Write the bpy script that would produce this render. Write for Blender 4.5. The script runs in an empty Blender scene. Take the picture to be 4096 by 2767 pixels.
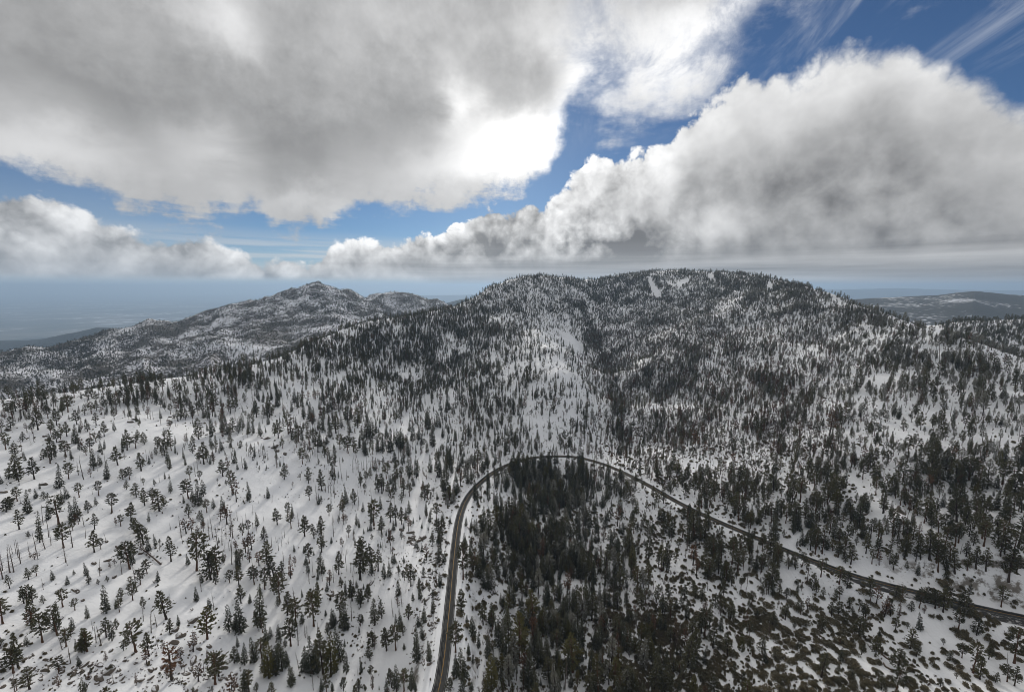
import bpy, math, random
import numpy as np
from mathutils import Vector, Matrix

random.seed(7)
rng = np.random.default_rng(11)
R_ = math.radians
scene = bpy.context.scene
COL = scene.collection

# ------------------------------------------------------------------ camera
F, CX, CY = 1718.0, 2048.0, 1383.5          # measured in the 4096 x 2767 photograph
HORIZON = 1145.0
PITCH = math.atan((CY - HORIZON) / F)
SP, CP = math.sin(PITCH), math.cos(PITCH)
cam_data = bpy.data.cameras.new('camera')
cam_data.sensor_width = 36.0
cam_data.lens = 36.0 * F / 4096.0
cam_data.clip_start = 1.0
cam_data.clip_end = 200000.0
cam = bpy.data.objects.new('camera', cam_data)
cam.location = (0, 0, 0)
cam.rotation_euler = (math.pi / 2 - PITCH, 0, 0)
COL.objects.link(cam)
scene.camera = cam

# ------------------------------------------------------------------ render settings
scene.render.engine = 'CYCLES'
cy = scene.cycles
cy.max_bounces = 5
cy.diffuse_bounces = 3
cy.glossy_bounces = 1
cy.transmission_bounces = 3
cy.volume_bounces = 0
cy.transparent_max_bounces = 8
cy.use_adaptive_sampling = True
cy.adaptive_threshold = 0.01
cy.use_denoising = True
cy.pixel_filter_type = 'BLACKMAN_HARRIS'
cy.filter_width = 0.9
try:
    cy.denoiser = 'OPENIMAGEDENOISE'
    cy.denoising_prefilter = 'ACCURATE'
    cy.denoising_input_passes = 'RGB_ALBEDO_NORMAL'
except Exception:
    pass
cy.caustics_reflective = False
cy.caustics_refractive = False
vs = scene.view_settings
scene.display_settings.display_device = 'sRGB'
vs.view_transform = 'Standard'
vs.look = 'None'
vs.exposure = EXPOSURE = 0.0
vs.gamma = 1.0
vs.use_curve_mapping = False

# ------------------------------------------------------------------ sun
SUN_AZ, SUN_EL = R_(-1.3), R_(20.0)
SUN_DIR = Vector((math.sin(SUN_AZ) * math.cos(SUN_EL), math.cos(SUN_AZ) * math.cos(SUN_EL), math.sin(SUN_EL)))
sun_data = bpy.data.lights.new('sun', 'SUN')
sun_data.energy = 2.0
sun_data.angle = R_(8.0)
sun_data.color = (1.0, 0.955, 0.89)
sun = bpy.data.objects.new('sun', sun_data)
sun.rotation_euler = (-SUN_DIR).to_track_quat('-Z', 'Y').to_euler()
sun.location = (0, 300, 600)
COL.objects.link(sun)


def px_dir(u, v):
    """photo pixel -> world direction with unit depth along the optical axis"""
    a = (u - CX) / F
    b = (v - CY) / F
    return np.array([a, CP - b * SP, -SP - b * CP])


def px_azel(u, v):
    d = px_dir(u, v)
    return math.degrees(math.atan2(d[0], d[1])), math.degrees(math.atan2(d[2], math.hypot(d[0], d[1])))


def project(P):
    P = np.asarray(P, float)
    fwd = P[..., 1] * CP - P[..., 2] * SP
    up = P[..., 1] * SP + P[..., 2] * CP
    return CX + F * P[..., 0] / fwd, CY - F * up / fwd, fwd
# ------------------------------------------------------------------ sky
world = bpy.data.worlds.new('World')
scene.world = world
world.use_nodes = True
WT = world.node_tree
WT.nodes.clear()


class NG:
    """small helper that writes shader maths as Python"""
    def __init__(self, tree):
        self.t = tree

    def node(self, kind, **kw):
        n = self.t.nodes.new(kind)
        for k, v in kw.items():
            setattr(n, k, v)
        return n

    def put(self, sock, val):
        if isinstance(val, bpy.types.NodeSocket):
            self.t.links.new(val, sock)
        elif isinstance(val, (tuple, list)) and sock.type == 'RGBA' and len(val) == 3:
            sock.default_value = (*val, 1.0)
        else:
            sock.default_value = val

    def m(self, op, a, b=0.0, c=0.0, clamp=False):
        n = self.node('ShaderNodeMath', operation=op, use_clamp=clamp)
        self.put(n.inputs[0], a)
        self.put(n.inputs[1], b)
        self.put(n.inputs[2], c)
        return n.outputs[0]

    def add(self, a, b): return self.m('ADD', a, b)
    def sub(self, a, b): return self.m('SUBTRACT', a, b)
    def mul(self, a, b): return self.m('MULTIPLY', a, b)
    def mad(self, a, b, c): return self.m('MULTIPLY_ADD', a, b, c)

    def step(self, x, lo, hi, a=0.0, b=1.0, smooth=True):
        n = self.node('ShaderNodeMapRange', interpolation_type='SMOOTHSTEP' if smooth else 'LINEAR')
        self.put(n.inputs['Value'], x)
        self.put(n.inputs['From Min'], lo)
        self.put(n.inputs['From Max'], hi)
        self.put(n.inputs['To Min'], a)
        self.put(n.inputs['To Max'], b)
        return n.outputs[0]

    def vec(self, x, y, z):
        n = self.node('ShaderNodeCombineXYZ')
        for s, v in zip(n.inputs, (x, y, z)):
            self.put(s, v)
        return n.outputs[0]

    def vmath(self, op, a, b=None, s=None):
        n = self.node('ShaderNodeVectorMath', operation=op)
        self.put(n.inputs[0], a)
        if b is not None:
            self.put(n.inputs[1], b)
        if s is not None:
            self.put(n.inputs['Scale'], s)
        return n.outputs['Value'] if op in ('DOT_PRODUCT', 'LENGTH') else n.outputs[0]

    def noise(self, vec, scale, detail=4.0, rough=0.55, lac=2.0, dist=0.0, dims='3D', w=0.0):
        n = self.node('ShaderNodeTexNoise', noise_dimensions=dims)
        self.put(n.inputs['Vector'], vec)
        self.put(n.inputs['Scale'], scale)
        self.put(n.inputs['Detail'], detail)
        self.put(n.inputs['Roughness'], rough)
        self.put(n.inputs['Lacunarity'], lac)
        self.put(n.inputs['Distortion'], dist)
        return n.outputs[0]

    def mix(self, f, a, b, blend='MIX'):
        n = self.node('ShaderNodeMix', data_type='RGBA', blend_type=blend)
        self.put(n.inputs[0], f)
        self.put(n.inputs[6], a)
        self.put(n.inputs[7], b)
        return n.outputs[2]

    def fmix(self, f, a, b):
        n = self.node('ShaderNodeMix', data_type='FLOAT')
        self.put(n.inputs[0], f)
        self.put(n.inputs[2], a)
        self.put(n.inputs[3], b)
        return n.outputs[0]

    def curve(self, x, pts, lo, hi, ylo, yhi):
        """piecewise smooth function through pts; x in [lo,hi], y in [ylo,yhi]"""
        t = self.step(x, lo, hi, smooth=False)
        n = self.node('ShaderNodeFloatCurve')
        cm = n.mapping
        cm.extend = 'HORIZONTAL'
        c = cm.curves[0]
        P = sorted(((p[0] - lo) / (hi - lo), (p[1] - ylo) / (yhi - ylo)) for p in pts)
        while len(c.points) < len(P):
            c.points.new(0.5, 0.5)
        for q, p in zip(c.points, P):
            q.location = p
            q.handle_type = 'AUTO_CLAMPED'
        cm.update()
        self.put(n.inputs['Value'], t)
        return self.mad(n.outputs[0], yhi - ylo, ylo)

    def rgb(self, v):
        n = self.node('ShaderNodeRGB')
        n.outputs[0].default_value = (*v, 1)
        return n.outputs[0]


DECK_BLOBS = [(880, 110, 130, 170, .34), (640, 20, 120, 60, .10), (1480, 120, 260, 160, .08), (800, 560, 170, 100, .26), (250, 600, 330, 110, .22), (1300, 640, 480, 140, -.08), (1700, 430, 200, 250, -.05),
              (350, 300, 420, 150, -.05), (1840, 390, 50, 110, .30), (2000, 590, 240, 140, .45), (1950, 690, 380, 80, .22), (2180, 500, 100, 90, .22), (2330, 110, 330, 170, .22), (2700, 250, 260, 200, .35),
              (3000, 30, 420, 130, .40), (2350, 330, 180, 100, .12), (1200, 800, 120, 50, .2)]
BANK_BLOBS = [(2700, 640, 380, 160, .10), (3300, 330, 300, 130, .03), (3950, 560, 330, 200, -.10), (3300, 960, 420, 90, -.03), (2880, 880, 220, 90, .30), (2250, 950, 150, 100, .20), (1980, 900, 110, 100, -.46),
              (1800, 1010, 180, 55, -.32), (2120, 860, 60, 70, -.34), (2330, 900, 110, 70, .10), (1500, 1040, 160, 40, -.14), (2480, 1000, 260, 80, -.16), (2500, 760, 140, 70, -.06), (3650, 1050, 250, 22, .15), (200, 880, 260, 60, .02), (250, 1010, 380, 60, -.12), (790, 1010, 90, 45, -.16),
              (3550, 480, 260, 120, -.06)]


def build_sky():
    g = NG(WT)
    tc = g.node('ShaderNodeTexCoord')
    D = tc.outputs['Generated']
    D = g.vmath('NORMALIZE', D)
    sep = g.node('ShaderNodeSeparateXYZ')
    g.put(sep.inputs[0], D)
    x, y, z = sep.outputs
    az = g.mul(g.m('ARCTAN2', x, y), 180 / math.pi)
    el = g.mul(g.m('ARCSINE', z), 180 / math.pi)

    nish = g.node('ShaderNodeTexSky')
    nish.sky_type = 'NISHITA'
    nish.sun_disc = False
    nish.sun_elevation = SUN_EL
    nish.sun_rotation = SUN_AZ
    nish.altitude = 2000
    nish.air_density = 1.0
    nish.dust_density = 0.6
    nish.ozone_density = 2.0
    # deep winter blue: the clear gaps in the photograph are saturated
    blue = g.mix(1.0, nish.outputs[0], (*SKY_TINT, 1), 'MULTIPLY')

    sd = g.vmath('DOT_PRODUCT', D, tuple(SUN_DIR))
    sang = g.mul(g.m('ARCCOSINE', g.m('MINIMUM', sd, 0.99999)), 180 / math.pi)

    # --- noise fields (directions in the world, seen as a sphere of sky)
    zc = g.m('MAXIMUM', g.add(z, 0.10), 0.06)
    plane = g.vec(g.m('DIVIDE', x, zc), g.m('DIVIDE', y, zc), 0.0)     # flat cloud deck, recedes to the horizon
    w1 = g.noise(D, 5.5, 9, 0.60)                                      # billows on the sphere
    w2 = g.noise(g.vmath('ADD', D, (7.3, 1.1, 4.2)), 15.0, 7, 0.62)
    wd = g.noise(plane, 1.15, 8, 0.60, dist=0.3)                       # deck streaks
    wl = g.noise(g.vmath('ADD', plane, (3.7, 9.1, 0.0)), 0.42, 4, 0.5)
    n1 = g.sub(w1, 0.5)
    n2 = g.sub(w2, 0.5)
    nd = g.sub(wd, 0.5)

    # sampled again a little towards the sun: which side of a billow is lit
    Ds = g.vmath('ADD', D, g.vmath('SCALE', g.vmath('SUBTRACT', tuple(SUN_DIR), D), s=0.075))
    w1s = g.noise(Ds, 5.5, 6, 0.55)
    lit = g.sub(w1, w1s)

    def billow(V, scale, octs, gain=0.55):
        acc, amp, tot = None, 1.0, 0.0
        for k in range(octs):
            q = g.noise(g.vmath('ADD', V, (1.7 * k, 3.1 * k, 5.3 * k)), scale, 0.0)
            q = g.m('ABSOLUTE', g.mad(q, 2.0, -1.0))
            acc = g.mul(q, amp) if acc is None else g.mad(q, amp, acc)
            tot += amp
            amp *= gain
            scale *= 2.07
        return g.mad(acc, 2.6 / tot, -0.62)                  # about -0.6 .. 0.9, rounded heads, sharp creases

    bl = billow(D, 7.0, 6)
    bls = billow(Ds, 7.0, 4)
    blit = g.sub(bl, bls)

    def pts(L):
        return [px_azel(*p) for p in L]

    LO, HI, YL, YH = -75.0, 75.0, -10.0, 70.0
    # --- lower edge of the overcast deck
    deck = pts([(-300, 700), (0, 735), (350, 835), (620, 940), (840, 930), (960, 875), (1040, 885), (1120, 945), (1260, 960), (1360, 880),
                (1600, 870), (1850, 865), (2060, 800), (2180, 730), (2240, 610), (2330, 500), (2430, 590), (2560, 640), (2680, 600), (2780, 520), (2860, 430),
                (2960, 340), (3150, 240), (3350, 150), (3600, 90), (3850, 10), (4300, -150)])
    e_deck = g.curve(az, deck, LO, HI, YL, YH)
    # --- top edge of the cumulus banks
    bank = pts([(-300, 770), (0, 765), (120, 765), (300, 800), (480, 865), (650, 930), (760, 940), (880, 975), (1000, 1010), (1150, 1045), (1270, 1045),
                (1320, 985), (1420, 955), (1560, 985), (1640, 945), (1770, 945), (1810, 880), (1960, 820), (2080, 785), (2200, 770), (2280, 690),
                (2360, 645), (2460, 640), (2540, 590), (2690, 540), (2730, 470), (2900, 350), (3040, 265), (3200, 255), (3350, 200), (3500, 150),
                (3620, 150), (3720, 240), (3900, 320), (4096, 390), (4400, 430)])
    bank = [b for b in bank]
    e_bank = g.curve(az, bank, LO, HI, YL, YH)
    # behind the camera both edges run on round the horizon without a seam
    behind = g.step(g.m('ABSOLUTE', az), 70.0, 150.0)
    e_deck = g.fmix(behind, e_deck, 22.0)
    e_bank = g.fmix(behind, e_bank, 13.0)

    w3 = g.noise(g.vmath('ADD', D, (2.3, 8.8, 1.7)), 38.0, 5, 0.62)
    n3 = g.sub(w3, 0.5)
    wbig = g.sub(g.noise(g.vmath('ADD', D, (4.4, 0.7, 9.9)), 2.6, 3, 0.5), 0.5)
    azw = g.add(az, g.add(g.mul(nd, 9.0), g.mul(wbig, 12.0)))
    elw = g.add(el, g.add(g.mul(n1, 9.0), g.mul(n2, 4.0)))

    def blobs(base, L, ax=None, ey=None):
        """cloud masses of different thickness, at their bearing and height"""
        acc = base
        for (u, v, ru, rv, amp) in L:
            a, e = px_azel(u, v)
            sa = max(abs(px_azel(u + ru, v)[0] - a), 0.5)
            se = max(abs(px_azel(u, v - rv)[1] - e), 0.5)
            da = g.mul(g.sub(ax or azw, a), 1 / sa)
            de = g.mul(g.sub(ey or elw, e), 1 / se)
            k = g.m('EXPONENT', g.mul(g.mad(da, da, g.mul(de, de)), -1.0))
            acc = g.mad(k, amp, acc)
        return acc

    # --- deck
    rag = g.add(g.add(g.mul(nd, 11.0), g.mul(n2, 6.0)), g.add(g.mul(n3, 2.5), g.mul(bl, 2.6)))
    d_deck = g.add(g.sub(el, e_deck), rag)                  # degrees above its ragged edge
    soft_deck = g.step(az, 2.0, 14.0, 2.4, 7.5)
    d_deck = g.add(d_deck, g.mul(g.step(az, 4.0, 14.0), g.mul(nd, 16.0)))
    a_deck = g.step(d_deck, -0.5, soft_deck)
    # blue rents in the deck far up
    a_deck = g.mul(a_deck, g.step(g.add(wl, g.mul(nd, 0.5)), 0.25, 0.36, 0.75, 1.0))
    # towards the right the deck frays into veils
    fray = g.noise(g.vmath('MULTIPLY', plane, (1.5, 0.8, 1.0)), 1.9, 7, 0.65, dist=0.8)
    a_deck = g.mul(a_deck, g.fmix(g.mul(g.step(az, 3.0, 11.0), g.step(d_deck, 22.0, 4.0)), 1.0, g.step(fray, 0.36, 0.58, 0.35, 1.0)))
    rim = g.step(d_deck, 11.0, 1.0)
    bright = blobs(0.40, DECK_BLOBS)
    bright = g.add(bright, g.mul(rim, g.mad(bl, 0.22, 0.38)))
    bright = g.add(bright, g.mul(nd, 0.24))
    bright = g.add(bright, g.add(g.add(g.mul(n2, 0.24), g.mul(n3, 0.12)), g.mul(wbig, 0.16)))
    bright = g.m('MAXIMUM', bright, 0.2)
    # an overcast sky is brightest overhead (CIE overcast luminance)
    bright = g.mul(bright, g.mad(g.m('MAXIMUM', z, 0.0), 1.30, 0.50))
    thick = g.step(bright, 0.95, 0.30)
    # --- bank
    d_bank = g.add(g.sub(e_bank, el), g.add(g.add(g.mul(n1, 4.0), g.mul(bl, g.mul(g.step(az, -30.0, -5.0, 2.6, 4.2), g.step(az, 8.0, 34.0, 1.0, 0.55)))), g.mul(n3, 1.0)))
    bank_soft = g.step(az, 20.0, 44.0, 0.55, 2.0)
    a_bank = g.step(d_bank, -0.3, bank_soft)
    depth = g.step(g.add(d_bank, g.mul(n1, g.step(az, 8.0, 30.0, 10.0, 4.5))), 0.5, g.step(az, -10.0, 30.0, 6.0, 11.0))
    bb = g.fmix(depth, 0.74, g.step(az, 0.0, 32.0, 0.46, 0.33))
    bb = blobs(bb, BANK_BLOBS, g.add(az, g.mul(n1, 7.0)), g.add(el, g.mul(n1, 5.0)))
    crisp = g.step(az, 4.0, 28.0, 1.0, 0.20)
    bb = g.add(bb, g.mul(g.add(g.mul(lit, 1.3), g.mul(blit, 0.85)), crisp))
    bb = g.add(bb, g.mul(g.add(g.mul(n2, 0.30), g.mul(bl, 0.20)), crisp))
    bb = g.add(bb, g.add(g.mul(n2, 0.12), g.mul(n3, 0.10)))
    bb = g.m('MAXIMUM', bb, 0.17)
    # the flat dark base of the banks and the layers under them
    strat = g.noise(g.vec(g.mul(az, 0.02), g.mul(el, 0.55), 2.0), 1.6, 5, 0.55)
    base = g.mul(g.step(el, 6.0, 1.6), g.step(az, -32.0, 4.0, 0.35, 1.0))
    bb = g.fmix(base, bb, g.mad(strat, 0.80, 0.0))

    # --- colours
    deck_c = g.mix(bright, (0.0, 0.0, 0.0), (1.0, 1.0, 1.005))
    bank_c = g.mix(bb, (0.0, 0.0, 0.004), (1.0, 1.0, 1.0))
    # sunlight through and round the clouds
    glow = g.m('EXPONENT', g.mul(sang, -0.16))
    glow2 = g.m('EXPONENT', g.mul(sang, -0.055))
    thinc = g.sub(1.0, g.mul(thick, 0.86))
    deck_c = g.mix(1.0, deck_c, g.mix(g.mul(g.add(g.mul(glow, 0.62), g.mul(glow2, 0.10)), thinc), (0, 0, 0), (1.0, 0.985, 0.95)), 'ADD')
    bank_c = g.mix(1.0, bank_c, g.mix(g.mul(glow2, g.sub(0.24, g.mul(depth, 0.22))), (0, 0, 0), (1.0, 0.985, 0.95)), 'ADD')

    # --- compose: clear sky, haze near the horizon, banks, deck in front
    S = 1.0 / SKY_STRENGTH
    hz = g.step(el, 6.0, -1.0)
    hcol = g.mix(g.step(az, -22.0, 24.0), (0.40 * S, 0.51 * S, 0.61 * S), (0.42 * S, 0.49 * S, 0.54 * S))
    warm = g.mul(g.m('EXPONENT', g.mul(g.m('POWER', g.mul(g.add(az, 5.0), 0.18), 2.0), -1.0)), g.step(el, 2.2, -1.0))
    hcol = g.mix(g.mul(warm, 0.8), hcol, (0.78 * S, 0.62 * S, 0.45 * S))
    sky = g.mix(g.mul(hz, 0.85), blue, hcol)
    lay = g.mul(g.step(strat, 0.38, 0.60), g.mul(g.step(el, 7.0, 3.0), g.step(el, 0.3, 1.6)))
    sky = g.mix(g.mul(lay, 0.88), sky, (0.62 * S, 0.64 * S, 0.66 * S))
    low = g.step(el, 0.4, 1.3)                               # banks stop above the horizon
    a_bank = g.mul(a_bank, g.fmix(g.step(az, -20.0, -3.0), low, g.step(el, -1.2, 0.4)))
    veil = g.mul(g.step(az, -24.0, -44.0), g.step(el, 14.0, 0.0))
    bank_s = g.mix(1.0, bank_c, (S, S, S), 'MULTIPLY')
    deck_s = g.mix(1.0, deck_c, (S, S, S), 'MULTIPLY')
    c = g.mix(a_bank, sky, bank_s)
    c = g.mix(g.mul(veil, 0.45), c, (0.54 * S, 0.58 * S, 0.63 * S))
    c = g.mix(a_deck, c, deck_s)
    # thin streaks in the clear upper right
    ci = g.noise(g.vmath('MULTIPLY', plane, (2.2, 0.55, 1.0)), 1.7, 7, 0.65, dist=0.6)
    ca = g.mul(g.mul(g.step(ci, 0.47, 0.78), g.step(el, 14.0, 24.0)), g.step(a_deck, 0.9, 0.2))
    c = g.mix(g.mul(g.mul(ca, 0.6), g.sub(1.0, a_bank)), c, (0.62 * S, 0.66 * S, 0.74 * S))
    bg = g.node('ShaderNodeBackground')
    g.put(bg.inputs[0], c)
    bg.inputs[1].default_value = SKY_STRENGTH
    out = g.node('ShaderNodeOutputWorld')
    WT.links.new(bg.outputs[0], out.inputs[0])
    world.cycles.sampling_method = 'MANUAL'
    world.cycles.sample_map_resolution = 512


SKY_STRENGTH = 0.1
SKY_TINT = (0.34, 0.46, 0.59)
build_sky()
# ------------------------------------------------------------------ numeric helpers
def _hash(ix, iy, seed):
    h = (ix * 374761393 + iy * 668265263 + seed * 974634777) & 0xFFFFFFFF
    h = ((h ^ (h >> 13)) * 1274126177) & 0xFFFFFFFF
    return ((h ^ (h >> 16)) & 0xFFFF) / 65535.0


def vnoise(x, y, seed=0):
    xi = np.floor(x).astype(np.int64)
    yi = np.floor(y).astype(np.int64)
    fx, fy = x - xi, y - yi
    fx = fx * fx * fx * (fx * (fx * 6 - 15) + 10)
    fy = fy * fy * fy * (fy * (fy * 6 - 15) + 10)
    a, b = _hash(xi, yi, seed), _hash(xi + 1, yi, seed)
    c, d = _hash(xi, yi + 1, seed), _hash(xi + 1, yi + 1, seed)
    return (a + (b - a) * fx) * (1 - fy) + (c + (d - c) * fx) * fy


def fbm(x, y, wave, octv=4, gain=0.5, seed=0):
    s = np.zeros_like(x)
    amp, tot = 1.0, 0.0
    for k in range(octv):
        c, sn = math.cos(k * 0.7), math.sin(k * 0.7)
        s += amp * (vnoise((x * c - y * sn) / wave + 17.3 * k, (x * sn + y * c) / wave + 5.1 * k, seed + k) - 0.5)
        tot += amp
        amp *= gain
        wave *= 0.5
    return s / tot * 2.0


def smooth(lo, hi, x):
    t = np.clip((x - lo) / (hi - lo), 0, 1)
    return t * t * (3 - 2 * t)


class TPS:
    """thin plate spline: height over (azimuth, log range)"""
    def __init__(self, pts, lam=1e-4):
        P = np.array(pts, float)
        self.c = P[:, :2]
        n = len(P)
        K = self.k(self.c, self.c) + lam * np.eye(n)
        A = np.zeros((n + 3, n + 3))
        A[:n, :n] = K
        A[:n, n] = 1
        A[:n, n + 1:] = self.c
        A[n:, :n] = A[:n, n:].T
        self.w = np.linalg.solve(A, np.concatenate([P[:, 2], np.zeros(3)]))

    @staticmethod
    def k(a, b):
        d2 = ((a[:, None, :] - b[None, :, :]) ** 2).sum(-1)
        return 0.5 * d2 * np.log(d2 + 1e-12)

    def __call__(self, az, lr):
        q = np.stack([az.ravel(), lr.ravel()], 1)
        out = np.empty(len(q))
        for i in range(0, len(q), 40000):
            s = q[i:i + 40000]
            out[i:i + 40000] = self.k(s, self.c) @ self.w[:-3] + self.w[-3] + s @ self.w[-2:]
        return out.reshape(az.shape)


def ctrl(u, v, D):
    p = px_dir(u, v) * D
    return [math.atan2(p[0], p[1]), math.log(math.hypot(p[0], p[1])), p[2]]


# ------------------------------------------------------------------ road line, level along the hillside
ROAD_Z = -262.0
_road_px = [(985, 1600), (1003, 1530), (1018, 1400), (1030, 1270), (1041, 1180), (1060, 1130), (1090, 1095), (1130, 1065), (1180, 1045), (1230, 1036),
            (1300, 1036), (1350, 1047), (1400, 1065), (1470, 1100), (1530, 1135), (1600, 1170), (1700, 1213), (1800, 1255), (1880, 1285), (1950, 1310),
            (2050, 1336), (2150, 1361), (2210, 1376), (2330, 1402), (2440, 1424)]


def _on_plane(u, v, z):
    d = px_dir(u, v)
    t = z / d[2]
    return d * t


_rp = np.array([_on_plane(a * 1.7625, b * 1.7625, ROAD_Z)[:2] for a, b in _road_px])


def catmull(P, n=10):
    P = np.vstack([2 * P[0] - P[1], P, 2 * P[-1] - P[-2]])
    out = []
    for i in range(1, len(P) - 2):
        for t in np.arange(n) / n:
            out.append(0.5 * ((2 * P[i]) + (-P[i - 1] + P[i + 1]) * t + (2 * P[i - 1] - 5 * P[i] + 4 * P[i + 1] - P[i + 2]) * t * t
                              + (-P[i - 1] + 3 * P[i] - 3 * P[i + 1] + P[i + 2]) * t ** 3))
    out.append(P[-2])
    return np.array(out)


_rl = catmull(_rp)
for _ in range(12):                         # even out the traced line
    _rl[1:-1] = 0.25 * _rl[:-2] + 0.5 * _rl[1:-1] + 0.25 * _rl[2:]
_seg = np.r_[0, np.cumsum(np.hypot(*np.diff(_rl, axis=0).T))]
_s = np.arange(0, _seg[-1], 4.0)
ROAD = np.stack([np.interp(_s, _seg, _rl[:, 0]), np.interp(_s, _seg, _rl[:, 1])], 1)
ROAD_S = _s
_tan = np.gradient(ROAD, axis=0)
_tan /= np.hypot(_tan[:, 0], _tan[:, 1])[:, None]
ROAD_N = np.stack([_tan[:, 1], -_tan[:, 0]], 1)         # right-hand side of the direction of travel
_turn = smooth(900, 1080, ROAD_S) if ROAD_S[-1] > 1100 else np.zeros(len(ROAD_S))
ROAD_HALF = 4.4


def road_distance(x, y):
    d = np.full(x.shape, 1e9)
    for i in range(0, len(ROAD), 1):
        d = np.minimum(d, (x - ROAD[i, 0]) ** 2 + (y - ROAD[i, 1]) ** 2)
    return np.sqrt(d)


BULGE = 8.0 * smooth(ROAD_S[-1] - 190, ROAD_S[-1] - 120, ROAD_S)       # turnout on the valley side at the right end
_bp = ROAD + ROAD_N * BULGE[:, None]


def turnout_distance(x, y):
    d = np.full(x.shape, 1e9)
    for i in np.nonzero(BULGE > 0.5)[0]:
        for f in (0.5, 1.0):
            q = ROAD[i] + ROAD_N[i] * BULGE[i] * f
            d = np.minimum(d, (x - q[0]) ** 2 + (y - q[1]) ** 2)
    return np.sqrt(d)


# ------------------------------------------------------------------ main mountain
CREST = [(-500, 1660, 470), (-200, 1625, 490), (0, 1600, 520), (200, 1575, 560), (420, 1545, 610), (620, 1515, 670), (830, 1490, 740), (1050, 1450, 820),
         (1250, 1365, 960), (1400, 1310, 1050), (1520, 1278, 1130), (1700, 1250, 1230), (1850, 1210, 1380), (1960, 1145, 1520), (2060, 1108, 1640),
         (2160, 1100, 1720), (2300, 1112, 1850), (2450, 1105, 2000), (2640, 1083, 2050), (2800, 1092, 1950), (2950, 1102, 1800), (3100, 1122, 1600),
         (3250, 1155, 1380), (3400, 1200, 1180), (3550, 1250, 1010), (3700, 1300, 880), (3850, 1352, 790), (4000, 1400, 720), (4150, 1450, 660),
         (4400, 1500, 600), (4800, 1560, 540)]
BODY = [  # left snow slope
    (0, 1750, 440), (0, 1920, 370), (0, 2150, 310), (0, 2400, 268), (0, 2767, 222), (-400, 2767, 200), (-400, 1900, 350),
    (500, 1750, 480), (500, 2000, 395), (500, 2300, 318), (500, 2600, 262), (500, 2767, 240), (900, 1620, 640), (900, 1800, 520), (900, 2100, 410),
    (900, 2400, 330), (900, 2767, 268), (1300, 1500, 810), (1300, 1700, 650), (1300, 1900, 540), (1300, 2200, 425), (1300, 2500, 345), (1300, 2767, 290),
    (1600, 2767, 301), (1640, 2450, 352), (1660, 2200, 438), (1700, 2000, 540),
    (3000, 3300, 235), (1000, 3300, 195), (2000, 3300, 238), (0, 3300, 165), (4096, 3300, 205),
    # gully left of the centre spur
    (1560, 1400, 1030), (1660, 1560, 890), (1730, 1700, 765), (1830, 1840, 665), (1450, 1620, 735), (1550, 1780, 640),
    # centre spur
    (2130, 1200, 1480), (2130, 1300, 1200), (2220, 1390, 1010), (2300, 1480, 900), (2260, 1620, 785), (2220, 1750, 715), (1950, 1400, 1080), (1950, 1600, 830),
    (1950, 1780, 700), (2000, 1250, 1350),
    # gully right of the spur
    (2340, 1250, 1560), (2390, 1370, 1380), (2430, 1490, 1190), (2470, 1630, 970), (2480, 1760, 775), (2560, 1450, 1090), (2580, 1600, 900),
    # upper bowl and right-hand slope
    (2500, 1200, 1720), (2640, 1200, 1650), (2650, 1350, 1280), (2700, 1500, 1020), (2700, 1650, 840), (2700, 1800, 690), (2900, 1200, 1450),
    (2900, 1350, 1130), (2900, 1550, 890), (2900, 1750, 700), (2900, 1900, 585), (3200, 1300, 1060), (3200, 1450, 860), (3200, 1650, 690), (3200, 1850, 560),
    (3200, 2050, 470), (3500, 1400, 790), (3500, 1600, 640), (3500, 1850, 510), (3500, 2100, 425), (3800, 1500, 650), (3800, 1750, 520), (3800, 2000, 435),
    (3800, 2250, 375), (4096, 1600, 550), (4096, 1850, 450), (4096, 2100, 380), (4096, 2300, 345), (4500, 1800, 430), (4500, 2300, 310),
    # inside the bend and below the road
    (2150, 1950, 610), (2250, 2100, 520), (2100, 2300, 432), (2000, 2500, 368), (2000, 2767, 306), (2300, 2400, 408), (2300, 2767, 316), (2600, 2100, 505),
    (2650, 2300, 428), (2650, 2550, 366), (2650, 2767, 320), (3000, 2350, 402), (3000, 2550, 356), (3000, 2767, 314), (3400, 2450, 368), (3400, 2767, 303),
    (3800, 2550, 335), (3800, 2767, 292), (4096, 2600, 318), (4096, 2767, 286), (4500, 2700, 270)]
_pts = [ctrl(*c) for c in CREST + BODY]
for c in CREST:                              # the land falls away behind the skyline
    a, l, z = ctrl(*c)
    R = math.exp(l)
    _pts.append([a, l + 0.16, z - 0.05 * R - 8])
    _pts.append([a, l + 0.45, z - 0.20 * R - 20])
for a, l in [(ctrl(u, 1500, 1)[0], 0) for u in range(-200, 4400, 400)]:
    pass
_idx = np.linspace(4, len(ROAD) - 5, 34).astype(int)
for i in _idx:
    x, y = ROAD[i]
    _pts.append([math.atan2(x, y), math.log(math.hypot(x, y)), ROAD_Z])
MAIN = TPS(_pts)


_cc = np.array(sorted([ctrl(*c)[:2] for c in CREST]))
CREST_AZ, CREST_LR = _cc[:, 0], _cc[:, 1]


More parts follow.
